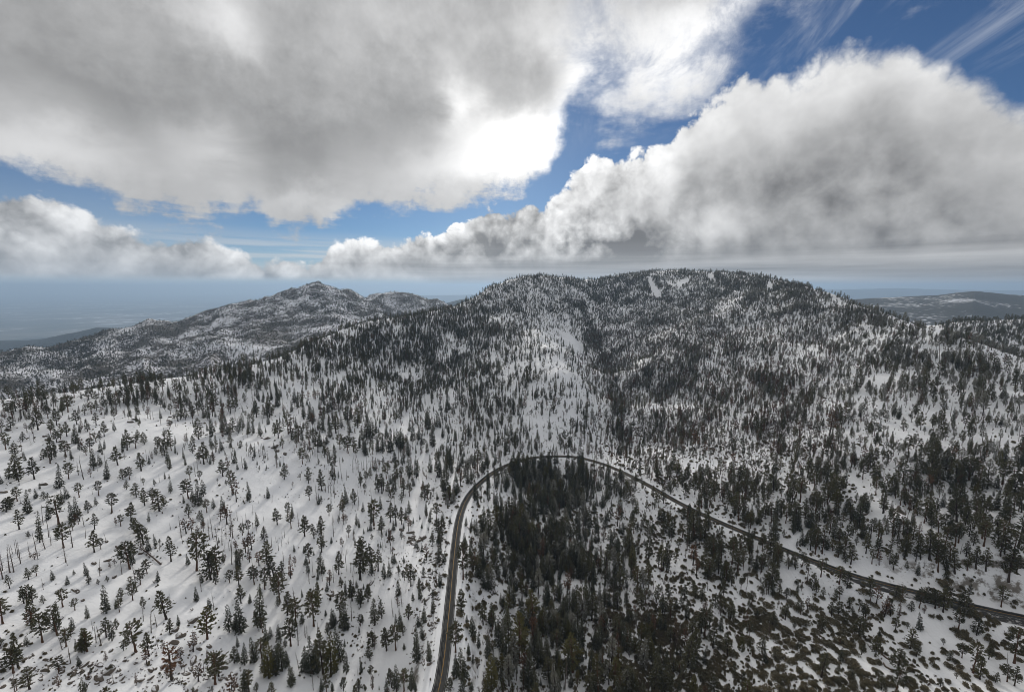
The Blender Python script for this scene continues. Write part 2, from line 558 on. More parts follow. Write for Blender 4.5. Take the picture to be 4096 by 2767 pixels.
def main_height(x, y):
    x = np.asarray(x, float)
    y = np.asarray(y, float)
    R = np.hypot(x, y)
    z = MAIN(np.arctan2(x, y), np.log(R))
    far = smooth(450, 1400, R)
    rough = fbm(x, y, 150.0, 4, 0.5, 3) * (3.0 + 15.0 * far) + fbm(x, y, 34.0, 3, 0.5, 9) * (1.8 + 3.0 * far) + fbm(x, y, 13.0, 2, 0.5, 19) * 0.7
    # drainage lines running down the face
    wx = x + 40 * fbm(x, y, 220.0, 2, 0.5, 23)
    gul = np.abs(fbm(wx, y * 0.30, 120.0, 3, 0.5, 21))
    rough -= np.clip(0.30 - gul, 0, 1) * 60.0 * far
    # the skyline itself is even: broad rounded shoulders
    lc = np.interp(np.arctan2(x, y), CREST_AZ, CREST_LR)
    rough *= 1 - 0.72 * np.exp(-((np.log(R) - lc) / 0.09) ** 2)
    d = np.minimum(road_distance(x, y), turnout_distance(x, y))
    rough *= smooth(8, 60, d)
    z = z + rough
    w = smooth(24.0, 7.5, d)
    z = z * (1 - w) + (ROAD_Z - 0.35) * w
    z += 0.9 * np.exp(-((d - 7.6) / 1.2) ** 2)          # ploughed snow bank
    return z


def polar_sheet(name, hfun, az0, az1, na, r0, r1, nr, mat):
    az = np.radians(np.linspace(az0, az1, na))
    lr = np.linspace(math.log(r0), math.log(r1), nr)
    A, L = np.meshgrid(az, lr)
    Rr = np.exp(L)
    X, Y = Rr * np.sin(A), Rr * np.cos(A)
    Z = hfun(X, Y)
    V = np.stack([X, Y, Z], -1).reshape(-1, 3)
    i = np.arange(na * nr).reshape(nr, na)
    Fq = np.stack([i[:-1, :-1], i[:-1, 1:], i[1:, 1:], i[1:, :-1]], -1).reshape(-1, 4)
    me = mesh_from_np(name, V, Fq)
    me.polygons.foreach_set('use_smooth', np.ones(len(Fq), bool))
    o = bpy.data.objects.new(name, me)
    o['kind'] = 'structure'
    me.materials.append(mat)
    COL.objects.link(o)
    return o, (A, L, Z)


def mesh_from_np(name, V, Fq):
    me = bpy.data.meshes.new(name)
    V = np.ascontiguousarray(V, np.float32)
    Fq = np.ascontiguousarray(Fq, np.int32)
    k = Fq.shape[1]
    me.vertices.add(len(V))
    me.vertices.foreach_set('co', V.ravel())
    me.loops.add(Fq.size)
    me.loops.foreach_set('vertex_index', Fq.ravel())
    me.polygons.add(len(Fq))
    me.polygons.foreach_set('loop_start', np.arange(0, Fq.size, k, dtype=np.int32))
    me.update(calc_edges=True)
    me.validate()
    return me


# ------------------------------------------------------------------ materials
def material(name, rough=0.85, spec=0.15):
    m = bpy.data.materials.new(name)
    m.use_nodes = True
    t = m.node_tree
    b = t.nodes['Principled BSDF']
    b.inputs['Roughness'].default_value = rough
    b.inputs['Specular IOR Level'].default_value = spec
    return m, NG(t), b


def bump(g, b, h, strength, dist):
    n = g.node('ShaderNodeBump')
    n.inputs['Strength'].default_value = strength
    n.inputs['Distance'].default_value = dist
    g.put(n.inputs['Height'], h)
    g.t.links.new(n.outputs[0], b.inputs['Normal'])


def snow_material():
    m, g, b = material('snow_ground', 0.7, 0.2)
    geo = g.node('ShaderNodeNewGeometry')
    P = geo.outputs['Position']
    fine = g.noise(P, 0.35, 5, 0.6)
    mid = g.noise(P, 0.05, 5, 0.6)
    big = g.noise(P, 0.011, 4, 0.55)
    # litter, twigs and bare soil that show through thin snow
    dirt = g.step(g.add(g.mul(fine, 0.62), g.mul(mid, 0.42)), 0.63, 0.69)
    dirt = g.mul(dirt, g.step(big, 0.44, 0.60))
    sep = g.node('ShaderNodeSeparateXYZ')
    g.put(sep.inputs[0], geo.outputs['Normal'])
    steep = g.step(sep.outputs[2], 0.74, 0.58)
    rock = g.mul(steep, g.step(g.noise(P, 0.12, 6, 0.65), 0.46, 0.60))
    snow = g.mix(g.mad(mid, 0.5, g.mul(big, 0.5)), (0.72, 0.725, 0.735), (0.86, 0.86, 0.86))
    earth = g.mix(fine, (0.10, 0.08, 0.06), (0.22, 0.19, 0.155))
    c = g.mix(g.mul(dirt, 0.55), snow, earth)
    c = g.mix(rock, c, g.mix(mid, (0.13, 0.115, 0.10), (0.26, 0.235, 0.20)))
    g.put(b.inputs['Base Color'], c)
    drift = g.noise(g.vmath('MULTIPLY', P, (0.30, 0.11, 0.2)), 0.6, 4, 0.55, dist=0.4)
    h = g.add(g.mul(fine, 0.6), g.mul(mid, 2.2))
    bump(g, b, g.add(h, g.mul(drift, 1.6)), 0.55, 1.0)
    return m


def far_slope_material():
    """snow and scrub on hills too far away to pick out single plants"""
    m, g, b = material('scrub_hillside', 0.9, 0.05)
    geo = g.node('ShaderNodeNewGeometry')
    P = geo.outputs['Position']
    a = g.noise(P, 0.022, 6, 0.75)
    c2 = g.noise(P, 0.0022, 4, 0.55)
    cover = g.step(g.add(g.mul(a, 0.7), g.mul(c2, 0.5)), 0.47, 0.56)
    c = g.mix(cover, (0.72, 0.72, 0.74), g.mix(a, (0.035, 0.04, 0.035), (0.10, 0.085, 0.065)))
    g.put(b.inputs['Base Color'], c)
    bump(g, b, a, 0.8, 18.0)
    return m


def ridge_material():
    """snow between scrub and broken rock on the mountain across the valley, with cloud shade painted in"""
    m, g, b = material('ridge_snow_scrub_and_shade', 0.9, 0.05)
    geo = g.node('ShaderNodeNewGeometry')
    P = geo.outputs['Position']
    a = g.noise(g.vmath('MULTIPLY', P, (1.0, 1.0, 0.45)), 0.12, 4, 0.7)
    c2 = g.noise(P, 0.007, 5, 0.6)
    cover = g.step(g.add(g.mul(a, 0.50), g.mul(c2, 0.62)), 0.51, 0.60)  # dark scrub spread wider, painting in the cloud shade on this ridge
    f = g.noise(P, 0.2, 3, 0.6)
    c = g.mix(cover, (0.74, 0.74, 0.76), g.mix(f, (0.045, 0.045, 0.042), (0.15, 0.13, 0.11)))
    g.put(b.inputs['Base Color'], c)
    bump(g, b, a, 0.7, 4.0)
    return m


def wood_hill_material():
    m, g, b = material('wooded_foothill', 0.9, 0.05)
    geo = g.node('ShaderNodeNewGeometry')
    a = g.noise(geo.outputs['Position'], 0.006, 6, 0.65)
    g.put(b.inputs['Base Color'], g.mix(a, (0.03, 0.036, 0.035), (0.10, 0.10, 0.09)))
    bump(g, b, a, 0.8, 60.0)
    return m


def plain_material():
    m, g, b = material('valley_floor', 0.95, 0.05)
    geo = g.node('ShaderNodeNewGeometry')
    P = geo.outputs['Position']
    sq = g.vmath('MULTIPLY', P, (1.0, 1.0, 0.0))
    a = g.noise(sq, 0.00035, 6, 0.65)
    f = g.noise(sq, 0.0022, 4, 0.6)
    v = g.node('ShaderNodeTexVoronoi')
    g.put(v.inputs['Vector'], sq)
    v.inputs['Scale'].default_value = 0.0012
    fld = g.mix(0.35, v.outputs['Color'], g.rgb((0.2, 0.2, 0.2)))
    bw = g.node('ShaderNodeRGBToBW')
    g.put(bw.inputs[0], fld)
    c = g.mix(g.step(a, 0.40, 0.62), (0.07, 0.085, 0.07), (0.24, 0.21, 0.17))
    c = g.mix(g.mul(bw.outputs[0], 0.6), c, (0.30, 0.28, 0.24))
    c = g.mix(g.mul(g.step(a, 0.50, 0.58), g.step(f, 0.48, 0.60)), c, (0.70, 0.70, 0.70))
    g.put(b.inputs['Base Color'], c)
    return m


MAT_SNOW = snow_material()
MAT_FAR = far_slope_material()
MAT_WOOD = wood_hill_material()
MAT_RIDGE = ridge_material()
MAT_PLAIN = plain_material()

terrain, (TA, TL, TZ) = polar_sheet('mountain_terrain', main_height, -68, 68, 760, 110, 3200, 400, MAT_SNOW)

# ------------------------------------------------------------------ ridge across the valley on the left
RIDGE_CREST = [(-600, 1500, 1500), (-300, 1470, 1650), (0, 1428, 1900), (200, 1390, 2050), (320, 1370, 2150), (450, 1325, 2300), (560, 1288, 2350),
               (620, 1283, 2380), (690, 1298, 2420), (800, 1262, 2500), (950, 1222, 2600), (1100, 1188, 2700), (1190, 1154, 2800), (1250, 1132, 2850),
               (1330, 1156, 2850), (1420, 1170, 2900), (1490, 1192, 3000), (1550, 1172, 3150), (1610, 1172, 3150), (1680, 1192, 3100), (1760, 1212, 3000)]
RIDGE_BODY = [(0, 1520, 1500), (0, 1620, 1250), (300, 1480, 1650), (300, 1560, 1400), (600, 1400, 1850), (600, 1500, 1500), (900, 1330, 2100), (900, 1430, 1700),
              (1200, 1260, 2400), (1200, 1350, 1950), (1400, 1260, 2400), (1400, 1330, 2000), (1580, 1240, 2700), (-400, 1600, 1250), (850, 1290, 2350),
              (450, 1420, 1900), (1050, 1280, 2350)]
_rp2 = [ctrl(*c) for c in RIDGE_CREST + RIDGE_BODY]
for c in RIDGE_CREST:
    a, l, z = ctrl(*c)
    _rp2.append([a, l + 0.14, z - 0.06 * math.exp(l)])
    _rp2.append([a, l + 0.5, z - 0.28 * math.exp(l)])
for _u in range(-600, 2200, 300):                    # floor of the valley between the two mountains
    _a = math.atan2(*px_dir(_u, 1500)[:2])
    for _r, _z in ((900, -430), (1100, -420)):
        _rp2.append([_a, math.log(_r), _z])
for _u in (2000, 2200):
    _a = math.atan2(*px_dir(_u, 1300)[:2])
    for _r, _z in ((1500, -420), (2200, -420), (3200, -420), (5000, -600)):
        _rp2.append([_a, math.log(_r), _z])
RIDGE = TPS(_rp2)


def ridge_height(x, y):
    z = RIDGE(np.arctan2(x, y), np.log(np.hypot(x, y)))
    spur = np.abs(fbm(x * 0.9 + y * 0.45, y * 0.4 - x * 0.2, 210.0, 3, 0.5, 31))
    return z + (0.25 - spur) * 75 + fbm(x, y, 90.0, 4, 0.55, 33) * 11


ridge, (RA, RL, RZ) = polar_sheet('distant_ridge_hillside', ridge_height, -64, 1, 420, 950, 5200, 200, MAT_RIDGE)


def ring_hill(name, crest, r_in, r_out, az0, az1, z_foot, mat, seed, amp=40, wave=500, na=220, nr=60):
    """a far hill: crest line given by photo pixels, falling to the plain on both sides"""
    C = np.array([ctrl(*c) for c in crest])
    o = np.argsort(C[:, 0])
    C = C[o]

    def h(x, y):
        a = np.arctan2(x, y)
        R = np.hypot(x, y)
        rc = np.exp(np.interp(a, C[:, 0], C[:, 1]))
        zc = np.interp(a, C[:, 0], C[:, 2])
        t = np.where(R < rc, (rc - R) / (rc - rc * r_in), (R - rc) / (rc * r_out - rc))
        t = np.clip(t, 0, 1)
        prof = 1 - t ** 1.25
        n = fbm(x, y, wave, 5, 0.55, seed) * amp + (0.3 - np.abs(fbm(x, y, wave * 1.7, 3, 0.5, seed + 5))) * amp * 1.2
        return z_foot + (zc - z_foot) * prof + n * np.sqrt(np.clip(prof, 0, 1)) * np.clip(0.25 + t * 2.5, 0, 1)

    rs = np.exp(C[:, 1])
    return polar_sheet(name, h, az0, az1, na, rs.min() * r_in * 0.98, rs.max() * r_out * 1.02, nr, mat)


ring_hill('foothill', [(-700, 1395, 6500), (-200, 1368, 6500), (150, 1358, 6300), (300, 1332, 6000), (390, 1312, 5900), (480, 1316, 6000), (560, 1318, 6200),
                       (760, 1350, 6500), (1100, 1420, 6800)], 0.72, 1.35, -66, -22, -1350, MAT_WOOD, 51, 60, 900)
ring_hill('plateau_hill', [(3200, 1210, 5400), (3500, 1192, 5300), (3620, 1186, 5300), (3750, 1180, 5200), (3830, 1168, 5100), (3900, 1164, 5000), (3980, 1172, 5000),
                           (4096, 1180, 5000), (4400, 1170, 5000), (5000, 1200, 5000)], 0.46, 1.4, 28, 66, -620, MAT_FAR, 61, 26, 420, 300, 120)
_, SHOULDER = ring_hill('wooded_shoulder', [(3350, 1330, 1500), (3560, 1310, 1500), (3750, 1300, 1450), (3850, 1285, 1400), (3960, 1282, 1350), (4096, 1275, 1300), (4500, 1290, 1250), (5000, 1330, 1200)],
          0.62, 1.6, 34, 68, -330, MAT_SNOW, 71, 14, 160, 240, 90)
ring_hill('far_range', [(2600, 1178, 26000), (3000, 1168, 26000), (3300, 1158, 26000), (3450, 1156, 26000), (3560, 1152, 26000), (3680, 1156, 26000), (3850, 1160, 26000), (4096, 1158, 26000),
                        (4600, 1150, 26000), (5200, 1160, 26000)], 0.8, 1.3, 14, 68, -1500, MAT_WOOD, 81, 120, 2600)
ring_hill('coast_range', [(1500, 1186, 30000), (1700, 1182, 30000), (1850, 1179, 30000), (1980, 1176, 30000), (2150, 1186, 30000)], 0.8, 1.3, -18, 6, -1500, MAT_WOOD, 91, 60, 2600)
ring_hill('valley_spur', [(1650, 1260, 7600), (1760, 1216, 7600), (1840, 1198, 7600), (1930, 1186, 7500), (2050, 1180, 7400), (2200, 1200, 7300)], 0.75, 1.3, -14, 6, -1350, MAT_WOOD, 95, 40, 700)

# valley plain out to the horizon
_me = mesh_from_np('valley_plain', np.array([[-70000, -20000, -1400], [70000, -20000, -1400], [70000, 70000, -1400], [-70000, 70000, -1400]], float), np.array([[0, 1, 2, 3]]))
_me.materials.append(MAT_PLAIN)
plain = bpy.data.objects.new('valley_plain', _me)
plain['kind'] = 'structure'
COL.objects.link(plain)
# ------------------------------------------------------------------ road
def asphalt_material():
    m, g, b = material('worn_asphalt', 0.95, 0.08)
    uv = g.node('ShaderNodeUVMap')
    sep = g.node('ShaderNodeSeparateXYZ')
    g.put(sep.inputs[0], uv.outputs[0])
    across, along = sep.outputs[0], sep.outputs[1]
    geo = g.node('ShaderNodeNewGeometry')
    P = geo.outputs['Position']
    patch = g.noise(g.vec(g.mul(across, 0.12), g.add(g.mul(along, 0.055), g.mul(across, 0.10)), 0.0), 2.4, 4, 0.6)
    grain = g.noise(P, 1.4, 4, 0.6)
    wet = g.step(patch, 0.45, 0.52)
    side = g.step(across, 1.0, -1.5)                      # the uphill lane is wetter: snow melt runs across it
    wet = g.mul(wet, g.fmix(side, 0.35, 1.0))
    dry = g.mix(grain, (0.046, 0.045, 0.043), (0.078, 0.075, 0.070))
    c = g.mix(g.mul(wet, 0.85), dry, (0.012, 0.012, 0.013))
    edge = g.step(g.m('ABSOLUTE', across), ROAD_HALF - 0.9, ROAD_HALF, 0.0, 1.0)
    slush = g.mul(edge, g.step(g.noise(P, 0.25, 4, 0.6), 0.50, 0.62))
    c = g.mix(g.mul(slush, 0.8), c, (0.55, 0.54, 0.53))
    g.put(b.inputs['Base Color'], c)
    g.put(b.inputs['Roughness'], g.fmix(wet, 0.95, 0.75))
    return m


def paint_material(name, col):
    m, g, b = material(name, 0.6, 0.3)
    geo = g.node('ShaderNodeNewGeometry')
    w = g.noise(geo.outputs['Position'], 0.6, 4, 0.6)
    g.put(b.inputs['Base Color'], g.mix(g.step(w, 0.45, 0.7), col, (0.12, 0.11, 0.10)))
    return m


MAT_ASPHALT = asphalt_material()
MAT_YELLOW = paint_material('yellow_road_paint', (0.42, 0.23, 0.02))
MAT_WHITE = paint_material('white_road_paint', (0.45, 0.45, 0.44))


def ribbon(name, left, right, z, mat, parent=None, cols=6):
    """strip along the road between two offsets (left negative)"""
    n = len(ROAD)
    left = np.broadcast_to(left, n)
    right = np.broadcast_to(right, n)
    T = np.linspace(0, 1, cols)
    off = left[:, None] + (right - left)[:, None] * T[None]
    X = ROAD[:, 0:1] + ROAD_N[:, 0:1] * off
    Y = ROAD[:, 1:2] + ROAD_N[:, 1:2] * off
    crown = 0.10 * (1 - np.clip(np.abs(off) / ROAD_HALF, 0, 1) ** 2)
    Z = ROAD_Z + z + crown
    V = np.stack([X, Y, Z], -1).reshape(-1, 3)
    i = np.arange(n * cols).reshape(n, cols)
    Fq = np.stack([i[:-1, :-1], i[1:, :-1], i[1:, 1:], i[:-1, 1:]], -1).reshape(-1, 4)[:, ::-1]
    me = mesh_from_np(name, V, Fq)
    uv = me.uv_layers.new(name='UVMap')
    vi = np.empty(len(me.loops), np.int32)
    me.loops.foreach_get('vertex_index', vi)
    UV = np.stack([off.ravel(), np.repeat(ROAD_S, cols)], 1)
    uv.data.foreach_set('uv', UV[vi].astype(np.float32).ravel())
    me.materials.append(mat)
    o = bpy.data.objects.new(name, me)
    COL.objects.link(o)
    o.parent = parent
    return o


road = ribbon('mountain_road', -ROAD_HALF, ROAD_HALF + BULGE, 0.0, MAT_ASPHALT, cols=10)
road['kind'] = 'structure'
for off in (-0.24, 0.10):
    ribbon('centre_line', off, off + 0.16, 0.03, MAT_YELLOW, road, cols=2)
ribbon('edge_line', -ROAD_HALF + 0.7, -ROAD_HALF + 0.85, 0.03, MAT_WHITE, road, cols=2)
ribbon('edge_line', ROAD_HALF - 0.85, ROAD_HALF - 0.7, 0.03, MAT_WHITE, road, cols=2)
# ------------------------------------------------------------------ tree, shrub and rock shapes
def needle_material(name, dark, light, dusk=0.16):
    m, g, b = material(name, 0.8, 0.15)
    oi = g.node('ShaderNodeObjectInfo')
    geo = g.node('ShaderNodeNewGeometry')
    n = g.noise(geo.outputs['Position'], 0.8, 3, 0.6)
    c = g.mix(g.mad(oi.outputs['Random'], 0.6, g.mul(n, 0.4)), dark, light)
    # powder snow caught by needles that face up
    sep = g.node('ShaderNodeSeparateXYZ')
    g.put(sep.inputs[0], geo.outputs['True Normal'])
    up = g.step(g.m('ABSOLUTE', sep.outputs[2]), 0.55, 0.95)
    p = g.noise(geo.outputs['Position'], 0.9, 3, 0.65)
    c = g.mix(g.mul(g.mul(up, g.step(p, 0.46, 0.62)), dusk), c, (0.62, 0.63, 0.65))
    g.put(b.inputs['Base Color'], c)
    # thin needles let some of the light behind them through
    tr = g.node('ShaderNodeBsdfTranslucent')
    g.put(tr.inputs['Color'], c)
    mx = g.node('ShaderNodeMixShader')
    mx.inputs[0].default_value = 0.35
    g.t.links.new(b.outputs[0], mx.inputs[1])
    g.t.links.new(tr.outputs[0], mx.inputs[2])
    g.t.links.new(mx.outputs[0], g.t.nodes['Material Output'].inputs['Surface'])
    return m


def bark_material(name, a, c_):
    m, g, b = material(name, 0.9, 0.1)
    geo = g.node('ShaderNodeNewGeometry')
    oi = g.node('ShaderNodeObjectInfo')
    n = g.noise(g.vmath('MULTIPLY', geo.outputs['Position'], (3.0, 3.0, 0.5)), 1.0, 4, 0.65)
    g.put(b.inputs['Base Color'], g.mix(g.mad(n, 0.7, g.mul(oi.outputs['Random'], 0.3)), a, c_))
    return m


MAT_PINE = needle_material('pine_needles', (0.044, 0.045, 0.022), (0.140, 0.128, 0.062), 0.36)
MAT_FIR = needle_material('fir_needles', (0.034, 0.040, 0.022), (0.105, 0.104, 0.058), 0.34)
MAT_OLIVE = needle_material('olive_needles', (0.070, 0.067, 0.022), (0.14, 0.125, 0.045), 0.08)
MAT_FROST = needle_material('frosted_needles', (0.12, 0.117, 0.090), (0.31, 0.30, 0.245), 0.9)
MAT_BROWN = needle_material('dead_brown_needles', (0.075, 0.046, 0.028), (0.20, 0.105, 0.058), 0.1)
MAT_BARK = bark_material('dark_bark', (0.022, 0.018, 0.016), (0.075, 0.055, 0.042))
MAT_REDBARK = bark_material('cinnamon_bark', (0.05, 0.030, 0.020), (0.15, 0.080, 0.048))
MAT_DEAD = bark_material('charred_wood', (0.040, 0.033, 0.028), (0.19, 0.15, 0.125))
MAT_LEAF = needle_material('manzanita_leaves', (0.11, 0.098, 0.058), (0.24, 0.20, 0.125), 0.26)
MAT_TWIG = bark_material('twig_wood', (0.06, 0.045, 0.036), (0.16, 0.12, 0.095))


def rock_material():
    m, g, b = material('granite', 0.9, 0.1)
    geo = g.node('ShaderNodeNewGeometry')
    sep = g.node('ShaderNodeSeparateXYZ')
    g.put(sep.inputs[0], geo.outputs['Normal'])
    n = g.noise(geo.outputs['Position'], 0.9, 5, 0.65)
    f = g.noise(geo.outputs['Position'], 3.5, 4, 0.6)
    c = g.mix(n, (0.06, 0.052, 0.045), (0.21, 0.175, 0.14))
    c = g.mix(g.step(g.add(sep.outputs[2], g.mul(g.sub(f, 0.5), 0.5)), 0.84, 0.97), c, (0.78, 0.78, 0.79))
    g.put(b.inputs['Base Color'], c)
    bump(g, b, n, 0.6, 0.4)
    return m


MAT_ROCK = rock_material()


class MB:
    def __init__(self):
        self.v, self.f, self.mi = [], [], []

    def tri(self, a, b, c, mi=0):
        i = len(self.v)
        self.v += [a, b, c]
        self.f.append((i, i + 1, i + 2))
        self.mi.append(mi)

    def tube(self, path, radii, sides=6, mi=0, cap=True):
        base = len(self.v)
        for k, (p, r) in enumerate(zip(path, radii)):
            q = path[min(k + 1, len(path) - 1)] - path[max(k - 1, 0)]
            q = q.normalized()
            e1 = q.orthogonal().normalized()
            e2 = q.cross(e1)
            for s in range(sides):
                t = 2 * math.pi * s / sides
                self.v.append(p + (e1 * math.cos(t) + e2 * math.sin(t)) * r)
        for k in range(len(path) - 1):
            for s in range(sides):
                a = base + k * sides + s
                b = base + k * sides + (s + 1) % sides
                self.f.append((a, b, b + sides, a + sides))
                self.mi.append(mi)
        if cap:
            self.f.append(tuple(base + (len(path) - 1) * sides + s for s in range(sides)))
            self.mi.append(mi)

    def mesh(self, name, mats):
        me = bpy.data.meshes.new(name)
        me.from_pydata([tuple(v) for v in self.v], [], self.f)
        for m in mats:
            me.materials.append(m)
        me.polygons.foreach_set('material_index', self.mi)
        me.update()
        return me


def rv(r, s=1.0):
    return Vector((r.uniform(-s, s), r.uniform(-s, s), r.uniform(-s, s)))


def tuft(mb, r, p, size, out, n=3):
    """spray of needles: a few pointed blades spreading from one spot"""
    for _ in range(n):
        d = (out * 0.75 + rv(r, 0.75) + Vector((0, 0, 0.28))).normalized()
        w = d.cross(rv(r)).normalized()
        L = size * r.uniform(0.7, 1.25)
        a = p + rv(r, size * 0.25)
        mb.tri(a - w * size * 0.30, a + w * size * 0.30, a + d * L)
        if r.random() < 0.5:
            mb.tri(a + w * size * 0.2, a + d * L * 0.75 + w * size * 0.45, a + d * L * 0.35 - w * size * 0.2)


def trunk_mesh(name, r, H, r0, lean, mat, sides=7, base=-1.5, broken=False):
    mb = MB()
    n = 7
    wob = [Vector((r.uniform(-1, 1), r.uniform(-1, 1), 0)) * 0.12 for _ in range(n + 1)]
    path, rad = [], []
    for k in range(n + 1):
        t = k / n
        z = base + (H - base) * t
        path.append(Vector((lean * t * t, lean * 0.4 * t * t, z)) + wob[k] * (1 if 0 < k < n else 0))
        flare = 1.0 + 0.5 * math.exp(-max(z, 0) / 0.8)
        rad.append(max(r0 * (1 - t) ** 0.85 * flare, 0.03) if not broken else max(r0 * (1 - 0.6 * t) * flare, 0.05))
    mb.tube(path, rad, sides)
    return mb.mesh(name, [mat]), path


def axis_at(path, z, base=-1.5):
    zz = [p.z for p in path]
    k = max(0, min(len(path) - 2, int(np.searchsorted(zz, z)) - 1))
    t = (z - zz[k]) / max(zz[k + 1] - zz[k], 1e-6)
    return path[k].lerp(path[k + 1], max(0, min(1, t)))


def make_pine(seed, needles, bark, crown0=0.38, width=3.6, flat=0.0, sparse=1.0, H=20.0):
    r = random.Random(seed)
    tm, path = trunk_mesh('trunk', r, H, 0.46, r.uniform(-0.8, 0.8), bark)
    mb = MB()
    z = H * crown0
    while z < H * 0.985:
        t = (z / H - crown0) / (1 - crown0)
        peak = 0.18 + 0.22 * flat
        prof = (0.6 + 0.4 * t / peak) if t < peak else (1.0 - (0.92 - 0.25 * flat) * ((t - peak) / (1 - peak)) ** (1.05 + 0.9 * flat))
        nb = r.choice((3, 4, 4, 5))
        a0 = r.uniform(0, 6.28)
        for k in range(nb):
            if r.random() > 0.86 * sparse:
                continue
            a = a0 + 6.28 * k / nb + r.uniform(-0.4, 0.4)
            L = width * prof * r.uniform(0.55, 1.2)
            rise = (0.55 * t - 0.20 + r.uniform(-0.12, 0.12))
            d = Vector((math.cos(a), math.sin(a), rise)).normalized()
            o = axis_at(path, z)
            tip = o + d * L + Vector((0, 0, 0.10 * L))
            w = d.cross(Vector((0, 0, 1))).normalized() * 0.10
            mb.tri(o - w, o + w, tip, 1)
            m = max(2, int(L * 1.5))
            for j in range(m):
                s = 0.38 + 0.62 * (j + r.random()) / m
                p = o.lerp(tip, s) + rv(r, 0.22)
                tuft(mb, r, p, 0.86 * r.uniform(0.75, 1.25) * (0.8 + 0.3 * prof), d, 4)
        z += r.uniform(0.5, 0.95)
    tuft(mb, r, Vector((path[-1].x, path[-1].y, H * 0.985)), 0.6, Vector((0, 0, 1)), 4)
    return [('trunk', tm), ('crown', mb.mesh('crown', [needles, bark]))]


def make_fir(seed, needles, bark, crown0=0.08, width=2.7, power=0.8, dense=1.0, H=20.0):
    r = random.Random(seed)
    tm, path = trunk_mesh('trunk', r, H, 0.36, r.uniform(-0.3, 0.3), bark)
    mb = MB()
    z = H * crown0
    while z < H * 0.99:
        t = (z / H - crown0) / (1 - crown0)
        L0 = width * max(1 - t, 0.02) ** power * (0.75 + 0.25 * min(1, t * 8))
        nb = max(3, int((4 + 3 * (1 - t)) * dense))
        a0 = r.uniform(0, 6.28)
        for k in range(nb):
            if r.random() < 0.10:
                continue
            a = a0 + 6.28 * k / nb + r.uniform(-0.3, 0.3)
            L = L0 * r.uniform(0.65, 1.2) + 0.12
            d = Vector((math.cos(a), math.sin(a), 0.45 * t - 0.22 + r.uniform(-0.08, 0.08))).normalized()
            o = axis_at(path, z)
            tip = o + d * L
            m = max(1, int(L * 1.5 + 0.5))
            for j in range(m):
                s = 0.30 + 0.70 * (j + r.random()) / m
                tuft(mb, r, o.lerp(tip, s), 0.80 * (0.6 + 0.5 * (1 - t)), d, 3)
        z += r.uniform(0.45, 0.75) * (0.7 + 0.5 * (1 - t))
    mb.tri(Vector((path[-1].x - 0.1, path[-1].y, H * 0.95)), Vector((path[-1].x + 0.1, path[-1].y, H * 0.95)), Vector((path[-1].x, path[-1].y, H * 1.02)))
    return [('trunk', tm), ('crown', mb.mesh('crown', [needles, bark]))]


def make_snag(seed, bark, H=20.0, limb=1.8, broken=False):
    r = random.Random(seed)
    tm, path = trunk_mesh('trunk', r, H, 0.27, r.uniform(-0.9, 0.9), bark, broken=broken)
    mb = MB()
    z = H * 0.16
    while z < H * (0.93 if not broken else 0.98):
        t = z / H
        for k in range(r.choice((2, 3, 4))):
            a = r.uniform(0, 6.28)
            L = limb * (1.15 - t) * r.uniform(0.3, 1.4)
            d = Vector((math.cos(a), math.sin(a), r.uniform(-0.25, 0.45))).normalized()
            o = axis_at(path, z)
            mid = o + d * L * 0.55 + rv(r, 0.1)
            tip = o + d * L + Vector((0, 0, L * r.uniform(-0.15, 0.25)))
            mb.tube([o, mid, tip], [0.075, 0.05, 0.02], 3, cap=False)
        z += r.uniform(0.4, 0.9)
    return [('trunk', tm), ('branches', mb.mesh('branches', [bark]))]


def make_shrub(seed, leaf, wood, n=420):
    """low mound of stiff leaves, about 4 m across and 1.8 m high"""
    r = random.Random(seed)
    lobes = [(r.uniform(-1.0, 1.0), r.uniform(-1.0, 1.0), r.uniform(0.75, 1.25)) for _ in range(5)] + [(0, 0, 1.4)]
    mb, st = MB(), MB()
    for _ in range(n):
        lx, ly, lr = r.choice(lobes)
        a, c = r.uniform(0, 6.28), r.uniform(-0.1, 1.0)
        s = math.sqrt(max(0, 1 - c * c))
        q = r.uniform(0.72, 1.04)
        d = Vector((math.cos(a) * s, math.sin(a) * s, c * 1.05))
        p = Vector((lx, ly, 0.1)) + d * lr * q
        p.z = max(p.z, 0.02)
        k = r.uniform(0.16, 0.34)
        w = rv(r).normalized()
        u = d.cross(w).normalized()
        e = (d * 0.6 + rv(r, 0.7)).normalized()
        mb.tri(p - u * k, p + u * k, p + e * k * 2.0)
    for _ in range(9):
        a = r.uniform(0, 6.28)
        tip = Vector((math.cos(a) * r.uniform(0.5, 1.6), math.sin(a) * r.uniform(0.5, 1.6), r.uniform(0.7, 1.3)))
        st.tube([Vector((0, 0, -0.4)), tip * 0.5 + Vector((0, 0, 0.1)), tip], [0.09, 0.06, 0.03], 4, cap=False)
    return [('stems', st.mesh('stems', [wood])), ('foliage', mb.mesh('foliage', [leaf]))]


